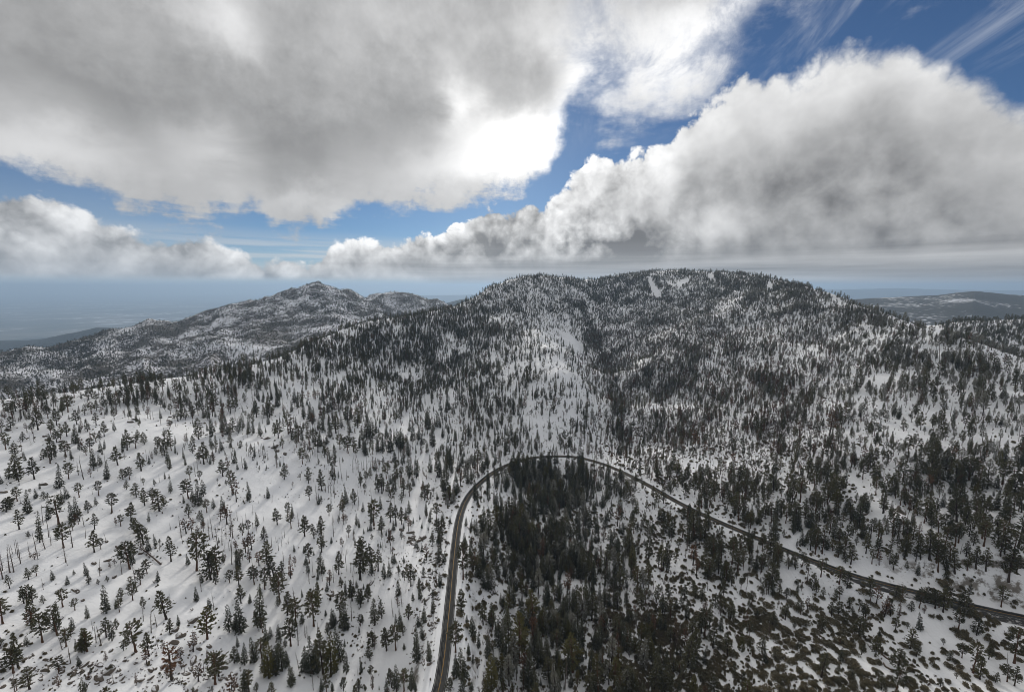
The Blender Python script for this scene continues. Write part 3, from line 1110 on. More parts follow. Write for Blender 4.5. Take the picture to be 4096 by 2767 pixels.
def make_bare_bush(seed, wood):
    r = random.Random(seed)
    mb, st = MB(), MB()
    for _ in range(7):
        a = r.uniform(0, 6.28)
        tip = Vector((math.cos(a) * r.uniform(0.3, 1.2), math.sin(a) * r.uniform(0.3, 1.2), r.uniform(1.6, 3.0)))
        mid = tip * 0.45 + rv(r, 0.15)
        st.tube([Vector((0, 0, -0.4)), mid, tip], [0.08, 0.05, 0.02], 4, cap=False)
        for _k in range(16):
            o = mid.lerp(tip, r.random())
            d = (rv(r) + Vector((0, 0, 0.8))).normalized()
            w = d.cross(rv(r)).normalized() * 0.035
            mb.tri(o - w, o + w, o + d * r.uniform(0.4, 0.9))
    return [('stems', st.mesh('stems', [wood])), ('twigs', mb.mesh('twigs', [wood]))]


def make_boulder(seed):
    import bmesh
    r = random.Random(seed)
    bm = bmesh.new()
    bmesh.ops.create_icosphere(bm, subdivisions=3, radius=1.0)
    cuts = [(rv(r).normalized(), r.uniform(0.55, 0.9)) for _ in range(9)]
    sx, sy, sz = r.uniform(1.1, 2.0), r.uniform(0.6, 1.0), r.uniform(0.6, 1.0)
    for v in bm.verts:
        p = v.co.copy()
        for n, d in cuts:
            k = p.dot(n)
            if k > d:
                p -= n * (k - d) * 0.9
        p += rv(r, 0.02)
        v.co = Vector((p.x * sx, p.y * sy, p.z * sz))
    me = bpy.data.meshes.new('boulder')
    bm.to_mesh(me)
    bm.free()
    me.materials.append(MAT_ROCK)
    return me


PINES = [make_pine(1, MAT_PINE, MAT_BARK, 0.26, 4.0), make_pine(2, MAT_PINE, MAT_BARK, 0.20, 3.6), make_pine(3, MAT_PINE, MAT_REDBARK, 0.36, 4.3, 0.8),
         make_pine(4, MAT_PINE, MAT_BARK, 0.14, 4.6, 0.2), make_pine(5, MAT_PINE, MAT_REDBARK, 0.40, 3.8, 0.7, 0.95), make_pine(6, MAT_PINE, MAT_BARK, 0.24, 3.2, 0.1, 0.85)]
OLIVES = [make_pine(7, MAT_OLIVE, MAT_REDBARK, 0.24, 3.8, 0.3), make_fir(8, MAT_OLIVE, MAT_BARK, 0.12, 3.0, 0.65)]
FROSTS = [make_pine(9, MAT_FROST, MAT_BARK, 0.24, 4.2, 0.6), make_pine(10, MAT_FROST, MAT_BARK, 0.30, 3.6, 0.3, 0.9), make_fir(12, MAT_FROST, MAT_BARK, 0.1, 2.8)]
FIRS = [make_fir(21, MAT_FIR, MAT_BARK), make_fir(22, MAT_FIR, MAT_BARK, 0.05, 2.3, 0.7, 1.1), make_fir(23, MAT_FIR, MAT_BARK, 0.15, 2.5, 0.6, 0.9),
        make_fir(24, MAT_FIR, MAT_BARK, 0.06, 3.1, 0.9), make_fir(25, MAT_FIR, MAT_BARK, 0.10, 1.9, 0.55, 1.1)]
SNAGS = [make_snag(31, MAT_DEAD), make_snag(32, MAT_DEAD, 20, 1.3), make_snag(33, MAT_DEAD, 20, 2.8), make_snag(34, MAT_DEAD, 20, 0.8, True), make_snag(35, MAT_DEAD, 20, 2.0)]
BROWNS = [make_pine(41, MAT_BROWN, MAT_BARK, 0.25, 2.9, 0.3, 0.62), make_pine(42, MAT_BROWN, MAT_BARK, 0.35, 3.2, 0.6, 0.55), make_fir(43, MAT_BROWN, MAT_BARK, 0.15, 2.0, 0.6, 0.6)]
SHRUBS = [make_shrub(51, MAT_LEAF, MAT_TWIG), make_shrub(52, MAT_LEAF, MAT_TWIG), make_shrub(53, MAT_LEAF, MAT_TWIG), make_shrub(54, MAT_LEAF, MAT_TWIG)]
BUSHES = [make_bare_bush(61, MAT_TWIG), make_bare_bush(62, MAT_TWIG)]
ROCKS = [make_boulder(s) for s in (71, 72, 73, 74, 75)]
# ------------------------------------------------------------------ where things stand
def sheet_sampler(A, L, Z):
    a0, da = A[0, 0], A[0, 1] - A[0, 0]
    l0, dl = L[0, 0], L[1, 0] - L[0, 0]
    nr, na = Z.shape

    def f(x, y):
        i = np.clip((np.arctan2(x, y) - a0) / da, 0, na - 1.001)
        j = np.clip((np.log(np.hypot(x, y)) - l0) / dl, 0, nr - 1.001)
        i0, j0 = i.astype(int), j.astype(int)
        fi, fj = i - i0, j - j0
        return ((Z[j0, i0] * (1 - fi) + Z[j0, i0 + 1] * fi) * (1 - fj) + (Z[j0 + 1, i0] * (1 - fi) + Z[j0 + 1, i0 + 1] * fi) * fj)
    return f


ground = sheet_sampler(TA, TL, TZ)


def from_photo(u, v):
    """where the photograph's sight line through (u,v) meets the mountain"""
    d = px_dir(u, v)
    t = np.exp(np.linspace(math.log(130), math.log(2900), 1400))
    x, y, z = d[0] * t, d[1] * t, d[2] * t
    below = z < ground(x, y)
    k = int(np.argmax(below))
    if not below.any():
        return None
    return np.array([x[k], y[k], ground(x[k:k + 1], y[k:k + 1])[0]])


def height_for(P, px):
    H = 15.0
    u0, v0, _ = project(P)
    for _ in range(3):
        u1, v1, _ = project(P + np.array([0, 0, H]))
        H *= px / max(math.hypot(v0 - v1, u0 - u1), 1e-3)
    return H


# trees read off enlarged views of the photograph: x, base y, top y, kind
TILES = [
 (0, 1500, .2675, "250 1565 1190P 515 1555 1220P 755 1330 1080P 990 1225 985P 1135 1025 730F 1000 915 700P 570 825 480P 340 1000 850P 20 865 665P 485 880 730P "
  "780 830 690P 850 760 510P 1150 740 520P 1310 850 660P 1440 755 560P 1560 920 690P 1500 970 850P 1715 850 690F 1710 670 510P 1590 600 500F 1905 1130 830P "
  "1860 1090 900F 1760 1350 1080P 1600 1565 1290F 1250 1560 1260S 1175 1500 1290S 1030 1560 1320P 1400 1400 1100F 1500 1370 1180F 2110 1435 1160P 1840 1565 1400P "
  "1940 1565 1375P 90 1120 860P 230 1200 1010P 1350 1150 940P 1290 1200 1050P 1560 1125 970F 1500 1160 985F 2160 1030 850P 2060 970 820P 2030 1100 900P 1440 1005 860P "
  "650 1250 1100P 850 1010 810P 130 1565 1410P 1020 555 300P 1850 420 180P 2065 375 220F 2165 410 220P 1545 290 80P 400 550 280P 320 600 300S 190 660 380P "
  "700 440 260P 720 650 470P 120 560 420P 160 800 620P 840 480 320P 940 540 340F 1110 340 140P 1200 300 170S 1330 380 190P 1370 330 180P 1440 400 240P 1270 600 430P "
  "1370 580 400P 1450 540 380P 1560 480 300P 1660 430 240P 1740 460 260P 800 330 200P 640 450 260P 235 540 300P 45 440 340P 1870 190 60P 2080 200 20P 2130 190 10B 2010 180 30P"),
 (600, 1500, .2675, "730 960 640P 270 1040 830P 215 1205 960P 155 1140 950P 110 1100 920P 320 1130 950P 255 1290 1140F 805 1330 1000P 855 1305 1110P 945 1290 1150P 900 1340 1210F "
  "920 1080 915F 1075 1130 950F 1090 1520 1260P 1265 1325 1130F 1440 1415 1240F 1385 1390 1210S 1355 1095 980P 1205 1050 890P 1510 1195 1040P 2010 1565 1320P 1745 1410 1340F "
  "1595 635 380P 1790 640 410P 1200 580 280P 1275 550 340P 955 510 270P 905 520 270P 940 900 650F 700 350 110P 640 655 470P 530 655 500P 455 665 510P 415 690 520P 310 585 430P "
  "310 775 680P 430 500 320P 520 415 240F 1420 415 260P 1650 920 700F 1485 885 640F 1920 950 680P 1865 910 710P 2070 880 550P 2120 550 380F 1985 1100 970P 1325 870 650F "
  "1380 830 560F 1770 740 580F 840 290 150P 1815 380 220F 1915 480 210F 600 1565 1360P 720 1440 1250S 740 1565 1430P 290 1565 1510P 98 370 190F 1600 245 40P 1170 215 60F 1080 190 20P "
  "990 280 100P 880 330 200P 770 410 270F 1690 410 280F 1570 320 240F 1960 340 210F 1390 200 10P 1480 210 40F 1660 230 20P 1740 240 80F 520 200 10P 380 250 60P 2020 220 70F "
  "1160 890 590F 1240 850 630P 1100 850 590S 1075 860 640F 2115 940 700B 2220 1000 760P 1540 1280 1240F 2190 800 620F 2160 420 200F 2210 500 290F 860 840 740F 800 650 500F 870 680 520P"),
 (1200, 1600, .2675, "330 480 180F 450 570 310F 415 885 710P 600 1000 800S 140 670 450P 40 960 720P 865 420 125P 1260 295 70F 1195 365 250F 425 190 0F 740 500 270F 720 800 540P "
  "800 770 560P 600 735 510P 1240 800 490F 1165 780 530F 1135 500 270F 1350 780 420F 1300 600 370F 1510 750 430F 1620 835 550F 1535 980 760F 1740 1165 830F 1950 1085 820F "
  "2090 1155 800F 1990 700 340F 1920 440 100F 1900 795 600F 1820 680 510F 1430 340 160P 1500 330 190P 1520 220 30P 1360 120 0P 985 830 590F 490 1190 990P 325 1345 1030P "
  "130 1250 1010P 140 1500 1280P 1360 1560 1330P 1410 1400 1120F 1225 1395 1100P 1170 1370 1100P 1550 1435 1170P 1640 1440 1240P 1860 1500 1280P 1910 1480 1270P 690 1560 1300F "
  "815 1560 1320P 280 1565 1410F 640 1565 1440P 905 1280 1070P 985 1230 1060P 1050 1170 1020P 795 1090 880S 870 1090 870S 1180 1070 870S 1290 1180 950P 430 1390 1190S 465 1440 1210S "
  "520 1470 1290S 500 1390 1220S 700 1200 1040S 630 1210 1020S 840 1040 860S 930 1050 880S 960 1090 900S 1000 1060 860S 1100 1050 850B 1140 1060 860B 1060 1050 870S 1240 1110 880S "
  "570 480 230S 530 460 160S 620 430 250F 290 140 0F 300 200 80S 60 260 40F 160 320 70F 210 340 100F 120 920 820P 160 870 760S 370 860 680P 270 780 480P 310 700 470F 400 660 520F 200 640 480F "
  "1000 600 280F 1060 620 250F 1030 540 260F 930 600 380F 960 780 570F 710 330 80P 770 280 160F 540 500 180P 1440 700 430F 1480 720 470F 1690 620 340F 1640 470 310F 1780 600 370F 2190 190 20F "
  "2110 180 0F 2050 400 180F 1420 940 740F 1640 1160 840F 1700 1290 1170F 1350 1260 1110F 1520 1160 1000P 2130 1330 1090F 2180 1440 950F 2210 640 510F 2140 740 640F 2200 900 730F 1840 330 250F"),
 (0, 1920, .2675, "290 735 440P 880 670 240P 420 500 140F 260 320 110P 540 280 130F 1675 480 200P 2040 260 50P 2165 380 120P 1480 240 20P 1890 140 0P 1960 600 340P 2010 780 560P 2065 830 550P "
  "1410 1080 760P 1085 1010 640S 980 1225 900S 305 1255 900S 205 1375 950S 40 1480 1030S 675 1025 700S 765 980 740S 545 1065 790S 735 860 590S 1260 700 490S 1185 265 50P 1320 495 310P "
  "1940 1330 920P 2000 1190 940P 1825 1410 1150S 1300 1420 1220F 1330 1565 1420P 800 1505 1350F 430 1490 1310P 545 1430 1270P 1110 1420 1340F 1010 1565 1430F 1475 1565 1480P 1960 1565 1450P "
  "2100 1565 1340P 2200 1400 1190P 1415 740 510P 1440 385 250F 1090 620 310F 435 865 765P 150 440 250P 100 480 270P 150 1380 940S 240 1100 900S 190 1110 950S 430 1070 910S 460 1160 1040B 570 1190 1070B "
  "520 1190 1090B 1280 870 710S 1510 1040 880P 1125 670 510B 1175 660 480S 1195 620 440P 660 300 170P 710 280 190P 1000 280 90F 1650 1310 1190B 1720 1280 1180B 1610 1520 1430P 950 1010 650P 2150 960 640P 40 1360 1050S"),
 (600, 1920, .2675, "145 465 140P 310 195 0F 575 285 0P 720 390 0F 800 250 0F 630 290 110F 1145 75 0P 1240 225 90F 1770 280 100F 1905 670 430P 2110 715 480P 700 1350 790P 315 1220 850P 635 830 570B "
  "1200 850 450S 1240 870 470S 1020 1020 640S 890 890 590S 940 860 520S 1085 460 240F 1140 880 650S 1150 660 370B 735 620 470P 580 560 350P 850 490 290P 955 440 270F 910 1490 1050P 1010 1410 990P "
  "1330 1350 1060F 1330 1565 1280P 1560 1565 1290P 985 1565 1370P 1190 1530 1340P 1800 1560 1200S 1880 1565 1100P 1980 1565 1240S 1750 1260 910P 1630 1280 1080B 1490 1230 1060B 1520 1050 800B "
  "1290 1050 880B 1430 1090 870B 1215 1050 860S 1185 1060 900S 1825 340 220S 2000 1210 1050S 2105 1470 1110B 2170 1290 1140B 2160 1080 970F 2220 700 480S 1440 620 480S 1540 520 370S 1310 610 460S "
  "1590 745 630S 150 950 880P 540 800 570B 470 850 520S 490 950 800S 710 790 670B 310 745 640S 800 770 630B 1080 970 640S 1060 610 430B 1540 725 620S 1820 1010 850S 1890 930 820S 1975 1000 880S 1920 1050 880S "
  "2070 960 850S 1470 1060 850B 1400 990 850S 1705 620 520S 1710 760 680B 1740 840 750S 2015 860 730S 1980 880 770S 40 350 120P 120 1520 1360F 920 1370 1110P"),
 (1200, 2000, .2675, "435 235 60P 70 545 250P 325 500 240P 210 580 360P 325 780 460P 845 380 200F 885 410 280F 1105 380 0P 1215 490 240P 1350 330 60P 1430 315 80P 1520 360 110P 1580 300 110F 1630 190 0F "
  "730 560 385P 635 700 550B 900 1180 600P 960 1060 560P 1070 1005 715P 1170 1060 745P 1260 1180 950F 1335 1140 940F 1380 960 800F 1415 945 810F 1885 215 30F 1940 340 170F 2040 280 40P 2085 550 280P "
  "2130 520 250P 2070 655 490F 1980 680 500P 320 1100 790F 445 1275 1030B 620 1310 1150P 780 1505 1200P 900 1565 1330P 1020 1515 1260P 1470 1440 1200F 1660 1290 960P 1620 1180 950P 1565 1200 1050P "
  "1850 1140 1000P 1800 1500 1260F 1690 1510 1390F 150 1565 1330P 85 970 840F 470 650 550F 580 1110 780P 1515 590 475P 640 180 0P 600 310 140S 655 370 210B 690 340 220B 880 150 30S 940 170 30F 860 150 70S "
  "1240 760 610S 1275 710 580S 1330 660 570S 1360 800 640S 1385 800 700B 620 830 690S 645 830 720S 700 820 680S 685 940 730S 635 980 840S 555 870 770S 590 980 850S 700 1070 950S 760 1080 930S 810 1090 940S "
  "1290 540 440F 1340 510 440F 1400 460 310F 1550 430 340F 205 830 770F 160 800 700F 60 800 690F 1480 1080 960F 1555 940 830F 1855 950 870F 1820 430 330F 1920 460 390F 1660 390 290P 1695 350 260F 850 1320 1200F 950 1340 1250F 1865 1560 1450F"),
 (0, 2340, .272, "625 835 410P 470 600 220P 840 735 290P 350 270 10P 400 300 20P 475 260 40P 45 570 190P 1105 370 205P 925 320 60P 1565 410 0F 1755 395 200P 1790 240 40P 200 1290 910P 440 1530 1200P "
  "250 1550 1390P 915 945 700S 975 910 650P 1280 975 620O 1250 970 630O 1205 990 780P 2000 980 540P 1565 775 490P 1490 890 570S 1415 850 570S 1370 670 520S 1835 800 660S 890 700 500S 1040 1150 870S "
  "865 1280 1060P 1165 1180 1040F 400 910 750F 870 1500 1310B 1560 1110 970B 1310 1390 1270B 1265 1565 1430P 1670 1435 1280S 2005 1450 1290B 1720 660 505P 1640 1270 1150P 2190 1040 700P 1065 690 480F 640 270 150P "
  "2120 350 170P 1820 970 820P 10 900 750P"),
 (600, 2340, .272, "235 500 60P 290 700 500P 840 790 330O 640 980 680B 320 1400 840B 940 370 110S 1170 690 290F 1340 690 210F 1265 680 400F 1340 270 0P 1630 620 20F 1580 630 370P 2020 440 85P 2150 600 210P "
  "2070 890 480P 2145 400 20S 795 1285 1090S 20 700 320S 960 1455 1010P 1010 1340 1040P 715 1410 1140B 1390 1170 855F 1540 1140 760F 1240 1150 910P 1300 1130 970F 1390 1565 1230F 1455 1565 1250P "
  "1750 1370 820O 1945 1260 810F 1700 880 570F 1770 800 620F 2090 1470 1150F 1645 1080 800P 1895 800 580F 1565 1565 1440O 1470 270 130F 690 240 20F 640 1565 1490O 920 1565 1490P 880 370 180F 1850 1330 900F "
  "1700 1300 950F 1800 1200 900F 2010 1200 950F 850 1110 950B 460 1080 900B 510 1300 1160S 95 600 400S 420 600 440F 2180 890 560S 1660 700 480P 1900 1100 800F 2190 1240 960S"),
 (1200, 2340, .272, "205 600 60P 590 480 120P 650 650 170F 690 655 440F 765 230 0P 895 320 50P 1000 240 0P 1100 590 200F 1090 950 640S 1070 900 670P 1030 1105 870P 1410 950 570P 1275 960 640P 1465 660 420F "
  "1515 740 540P 1710 800 510S 1720 1135 640F 1815 540 320F 1745 610 450F 1805 800 590F 1905 1135 810F 1530 945 850F 1595 500 270P 455 1340 680O 600 1120 620F 680 1305 990F 170 1300 760F 470 640 360F "
  "1350 1500 1220P 1420 1565 1170F 1530 1565 1250P 1635 1540 1200F 1700 1565 1440F 865 1565 1380P 960 1550 1470F 640 1550 1360P 60 1250 900F 260 1280 900F 340 1290 700P 110 800 590S 80 770 570S 260 780 560S "
  "210 1230 850F 540 1280 1060F 30 560 400F 1660 730 630S 320 1560 1370F 480 1560 1420F 380 450 360F 510 600 370F"),
 (1750, 2340, .272, "265 985 560P 525 755 450F 670 580 260P 605 930 720F 460 1040 835F 525 1160 1030F 740 1050 760F 800 1020 820P 350 1400 930F 800 600 230F 1040 400 130O 1340 1510 930F 1200 1140 420O 1190 1130 720S "
  "1160 1400 1120S 800 1530 1020O 1000 1200 880F 1060 1100 400F 1400 580 80O 1720 230 0P 1820 500 200F 1890 300 80F 1900 665 450F 1550 760 360O 1600 1100 750F 1640 1430 1070P 1990 1280 740O 1960 1500 1250F "
  "2060 600 280P 2110 900 510F 1060 1400 1200F 930 1420 1210F 970 1565 1370O 1100 1565 1410O 165 1560 1370P 500 1560 1410F 430 550 435F 270 630 470F 280 1350 1010F 400 1400 1050F 900 900 500F 1680 800 450F "
  "1780 900 600F 1450 1000 560F 1260 600 250F 1000 650 250F 2050 1250 900F 1760 1180 900F 2190 480 330P 2000 300 50F 1300 700 400F"),
 (2350, 2340, .272, "60 520 130P 250 700 430P 410 700 480P 500 700 530P 570 700 540P 90 950 660F 155 960 640F 690 930 720O 755 1100 830P 870 1040 670P 960 830 630F 1070 670 430F 1130 670 470F 900 620 400F 700 420 270B "
  "790 350 120P 850 300 60P 720 250 20P 570 290 90F 1100 430 100F 1220 470 190P 1270 840 480B 1530 840 480P 1460 500 210F 1670 710 370P 1720 770 360P 1845 920 560P 1430 900 650B 1490 1060 780F 1310 1030 910F "
  "1370 1030 910F 1600 1100 930F 1710 1160 930F 1555 1230 1050F 1010 1230 900F 1230 1560 1180P 1340 1340 1130P 1545 1560 1280O 880 1230 1050S 1060 1370 1050F 260 1350 1090P 30 1560 1270P 120 1560 1300P "
  "2150 1420 1220P 1860 1560 1300P 2100 500 230P 1370 340 180P 1590 200 0P 1680 220 0P 1010 260 0P 1080 110 0P 1190 210 0P 1420 210 0P 1950 680 450F 820 1140 960P 1350 1540 1370F 1640 850 770F"),
 (2950, 2340, .272, "720 190 40P 935 90 0P 1450 230 90P 1500 210 20P 1380 460 250P 1480 420 240P 210 265 90P 165 340 210P 1850 490 300P 1880 480 290P 1790 370 230P 1640 310 165P 1230 700 480P 1240 670 530P 510 620 370P "
  "65 990 720O 360 1010 770P 1250 1225 1010P 2020 970 760P 2080 770 655F 1480 1310 1180P 1670 1390 1200P 2065 1410 1250P 1480 1480 1350P 1820 1020 850P 880 960 830P 830 650 540P 2160 460 150B 2040 280 20B 680 1440 1310P "
  "550 1100 980P 80 1380 1270P 1690 420 320P 1950 230 60P 275 480 350P"),
 (3500, 2340, .272, "1355 455 190P 1490 740 480P 2045 1150 650P 1440 1285 840P 1540 1385 1060P 345 1270 930P 515 935 640P 605 1050 850P 310 1560 1230P 300 660 460P 350 480 260B 140 465 200B 225 450 210P 660 660 420F 1100 1090 950P "
  "1275 1070 850P 955 1500 1370P 1770 1430 1270P 1010 880 790P 1940 1420 1180P 2050 1480 1200P 1290 540 440F 1000 400 60P 880 350 80P 650 330 60P 720 420 290B 530 400 250P 1060 330 40P 940 330 90P 480 650 560P 760 250 30P 390 240 0P 1195 1370 1290P"),
 (2900, 1900, .491, "835 245 70P 610 220 20P 905 190 15P 1020 300 180P 975 330 190F 1025 395 320P 460 175 70P 430 350 170F 215 390 240F 110 370 160P 650 390 250P 735 645 450P 695 615 450P 970 660 510P 1070 570 500P 1185 520 360P "
  "1150 555 470P 1130 260 140P 735 320 160P 880 520 330F 630 580 450F 560 480 340F 665 890 700S 930 890 750P 780 830 690P 1195 730 610P 510 220 130F 570 440 200F 300 140 60P 235 200 60P 265 235 160F 830 415 320P 590 450 290F "
  "1040 465 420F 410 530 360F 790 640 490P 830 610 500F 700 440 300F 670 430 310F"),
 (3500, 1900, .491, "645 815 640P 370 690 510P 500 710 480P 440 690 450P 555 735 600P 440 310 130P 205 250 130P 320 270 160P 130 345 210F 225 490 350P 45 525 350S 345 830 720F 455 410 320P 670 240 60P 820 350 200P 650 580 390P 740 665 540P "
  "820 760 590P 1040 540 370P 1020 660 470P 1110 770 490P 1085 860 600P 900 780 600P 550 260 140F 365 190 95F 120 720 570P 20 660 530P 1150 800 660P 235 115 0P 865 240 150P 965 175 120F 1010 170 120F 1145 155 110F 945 300 240P 1060 290 190P "
  "1095 390 260P 700 340 180P 570 580 420P 800 580 460P 885 580 380P 1105 520 400P 260 780 710P 345 600 480P"),
]

# coverage of the snow by trees, read off the photograph: 16 columns x 13 rows (256 x 130 px cells, first row at y=1075)
COVER = np.array([
 [.7, .7, .7, .7, .7, .7, .7, .80, .80, .88, .75, .86, .92, .95, .95, .95],
 [.7, .7, .7, .7, .7, .88, .88, .88, .66, .68, .74, .70, .66, .76, .82, .92],
 [.7, .7, .7, .85, .86, .84, .86, .82, .56, .74, .80, .72, .62, .62, .70, .84],
 [.75, .80, .84, .70, .60, .74, .80, .72, .40, .70, .92, .82, .68, .60, .62, .70],
 [.42, .40, .36, .34, .34, .50, .68, .62, .46, .50, .84, .78, .68, .62, .62, .62],
 [.28, .26, .22, .20, .22, .24, .48, .54, .44, .56, .78, .70, .62, .60, .60, .55],
 [.18, .16, .14, .14, .15, .16, .30, .40, .78, .78, .50, .58, .58, .58, .58, .52],
 [.15, .14, .13, .13, .14, .14, .15, .45, .84, .58, .42, .48, .55, .45, .40, .40],
 [.14, .14, .13, .13, .13, .13, .13, .40, .82, .54, .40, .46, .52, .40, .35, .40],
 [.14, .14, .13, .13, .13, .13, .13, .45, .78, .50, .34, .38, .34, .20, .12, .15],
 [.14, .14, .13, .13, .13, .12, .10, .12, .70, .42, .24, .24, .06, .05, .06, .08],
 [.14, .14, .13, .13, .13, .12, .10, .10, .66, .38, .20, .18, .05, .05, .06, .08],
 [.14, .14, .13, .13, .13, .12, .10, .10, .62, .40, .24, .20, .06, .06, .08, .10]])
SHRUB_COVER = np.zeros((13, 16))
for _r, _row in {5: (9, .06, .10, .12, .08, .05, .04, .04), 6: (9, .06, .16, .14, .12, .08, .06, .05), 7: (7, .25, .06, .12, .32, .22, .18, .08, .06, .05), 8: (7, .22, .06, .10, .34, .24, .22, .10, .06, .05),
                 9: (7, .18, .05, .10, .34, .26, .25, .14, .10, .08), 10: (7, .10, .05, .12, .42, .38, .50, .34, .14, .10), 11: (7, .06, .05, .12, .46, .40, .62, .46, .22, .16),
                 12: (7, .05, .05, .12, .46, .44, .62, .46, .28, .20)}.items():
    SHRUB_COVER[_r, _row[0]:_row[0] + len(_row) - 1] = _row[1:]
CLEARINGS = [[(2588, 1108), (2604, 1106), (2645, 1185), (2630, 1195), (2606, 1175)], [(2660, 1120), (2700, 1140), (2750, 1110), (2760, 1125), (2720, 1150), (2670, 1148)],
             [(2825, 1095), (2850, 1092), (2862, 1130), (2840, 1125)], [(3065, 1130), (3085, 1128), (3090, 1155), (3070, 1160)], [(3290, 1165), (3310, 1165), (3400, 1225), (3360, 1225)],
             [(2230, 1330), (2280, 1335), (2340, 1395), (2330, 1420), (2270, 1380)], [(1745, 1720), (1790, 1700), (1740, 1800), (1690, 1850), (1690, 1800)],
             [(3660, 1290), (3700, 1285), (3790, 1330), (3740, 1340)]]


def grid_at(G, u, v):
    i = np.clip(u / 256.0 - 0.5, 0, 14.999)
    j = np.clip((v - 1075) / 130.0 - 0.5, 0, 11.999)
    i0, j0 = i.astype(int), j.astype(int)
    a, b = i - i0, j - j0
    return (G[j0, i0] * (1 - a) + G[j0, i0 + 1] * a) * (1 - b) + (G[j0 + 1, i0] * (1 - a) + G[j0 + 1, i0 + 1] * a) * b


def inside(poly, u, v):
    n = len(poly)
    r = np.zeros(u.shape, bool)
    for k in range(n):
        x1, y1 = poly[k]
        x2, y2 = poly[(k + 1) % n]
        c = ((y1 > v) != (y2 > v)) & (u < (x2 - x1) * (v - y1) / (y2 - y1 + 1e-9) + x1)
        r ^= c
    return r


class Item:
    __slots__ = ('kind', 'var', 'P', 'H', 'w', 'rot', 'tilt', 'px', 'u', 'v', 'hand')

    def __init__(s, kind, var, P, H, w=1.0, rot=0.0, tilt=(0, 0), hand=False):
        s.kind, s.var, s.P, s.H, s.w, s.rot, s.tilt, s.hand = kind, var, P, H, w, rot, tilt, hand
        u, v, D = project(P)
        s.u, s.v, s.px = float(u), float(v), float(H * F / D)


PROTO = {'pine_tree': PINES + OLIVES + FROSTS, 'fir_tree': FIRS, 'dead_snag': SNAGS, 'browning_pine': BROWNS, 'manzanita_shrub': SHRUBS, 'bare_bush': BUSHES}
rr = random.Random(99)
items = []
hand_xy = []


def tilt():
    return (rr.gauss(0, 0.035), rr.gauss(0, 0.035))


KIND = {'P': 'pine_tree', 'F': 'fir_tree', 'S': 'dead_snag', 'B': 'browning_pine', 'O': 'pine_tree'}
for (x0, y0, k, txt) in TILES:
    tok = txt.split()
    for q in range(0, len(tok) - 2, 3):
        u, v, top, kd = x0 + float(tok[q]) * k, y0 + float(tok[q + 1]) * k, y0 + float(tok[q + 2][:-1]) * k, tok[q + 2][-1]
        P = from_photo(u, v)
        if P is None:
            continue
        if road_distance(P[0:1], P[1:2])[0] < 6.5:
            continue
        H = min(max(height_for(P, v - top), 2.5), 42.0)
        kind = KIND[kd]
        var = 6 + rr.randrange(2) if kd == 'O' else rr.randrange(6 if kind == 'pine_tree' else len(PROTO[kind]))
        items.append(Item(kind, var, P, H, rr.uniform(1.1, 1.45), rr.uniform(0, 6.28), tilt(), True))
        hand_xy.append(P[:2])
hand_xy = np.array(hand_xy)


def pick_variant(kind, u, v, frost):
    if kind == 'pine_tree':
        x = rr.random()
        if x < frost:
            return 8 + rr.randrange(3)
        if x < frost + (0.22 if (v > 1850 and 1700 < u < 3200) else 0.04):
            return 6 + rr.randrange(2)
        return rr.randrange(6)
    return rr.randrange(len(PROTO[kind]))


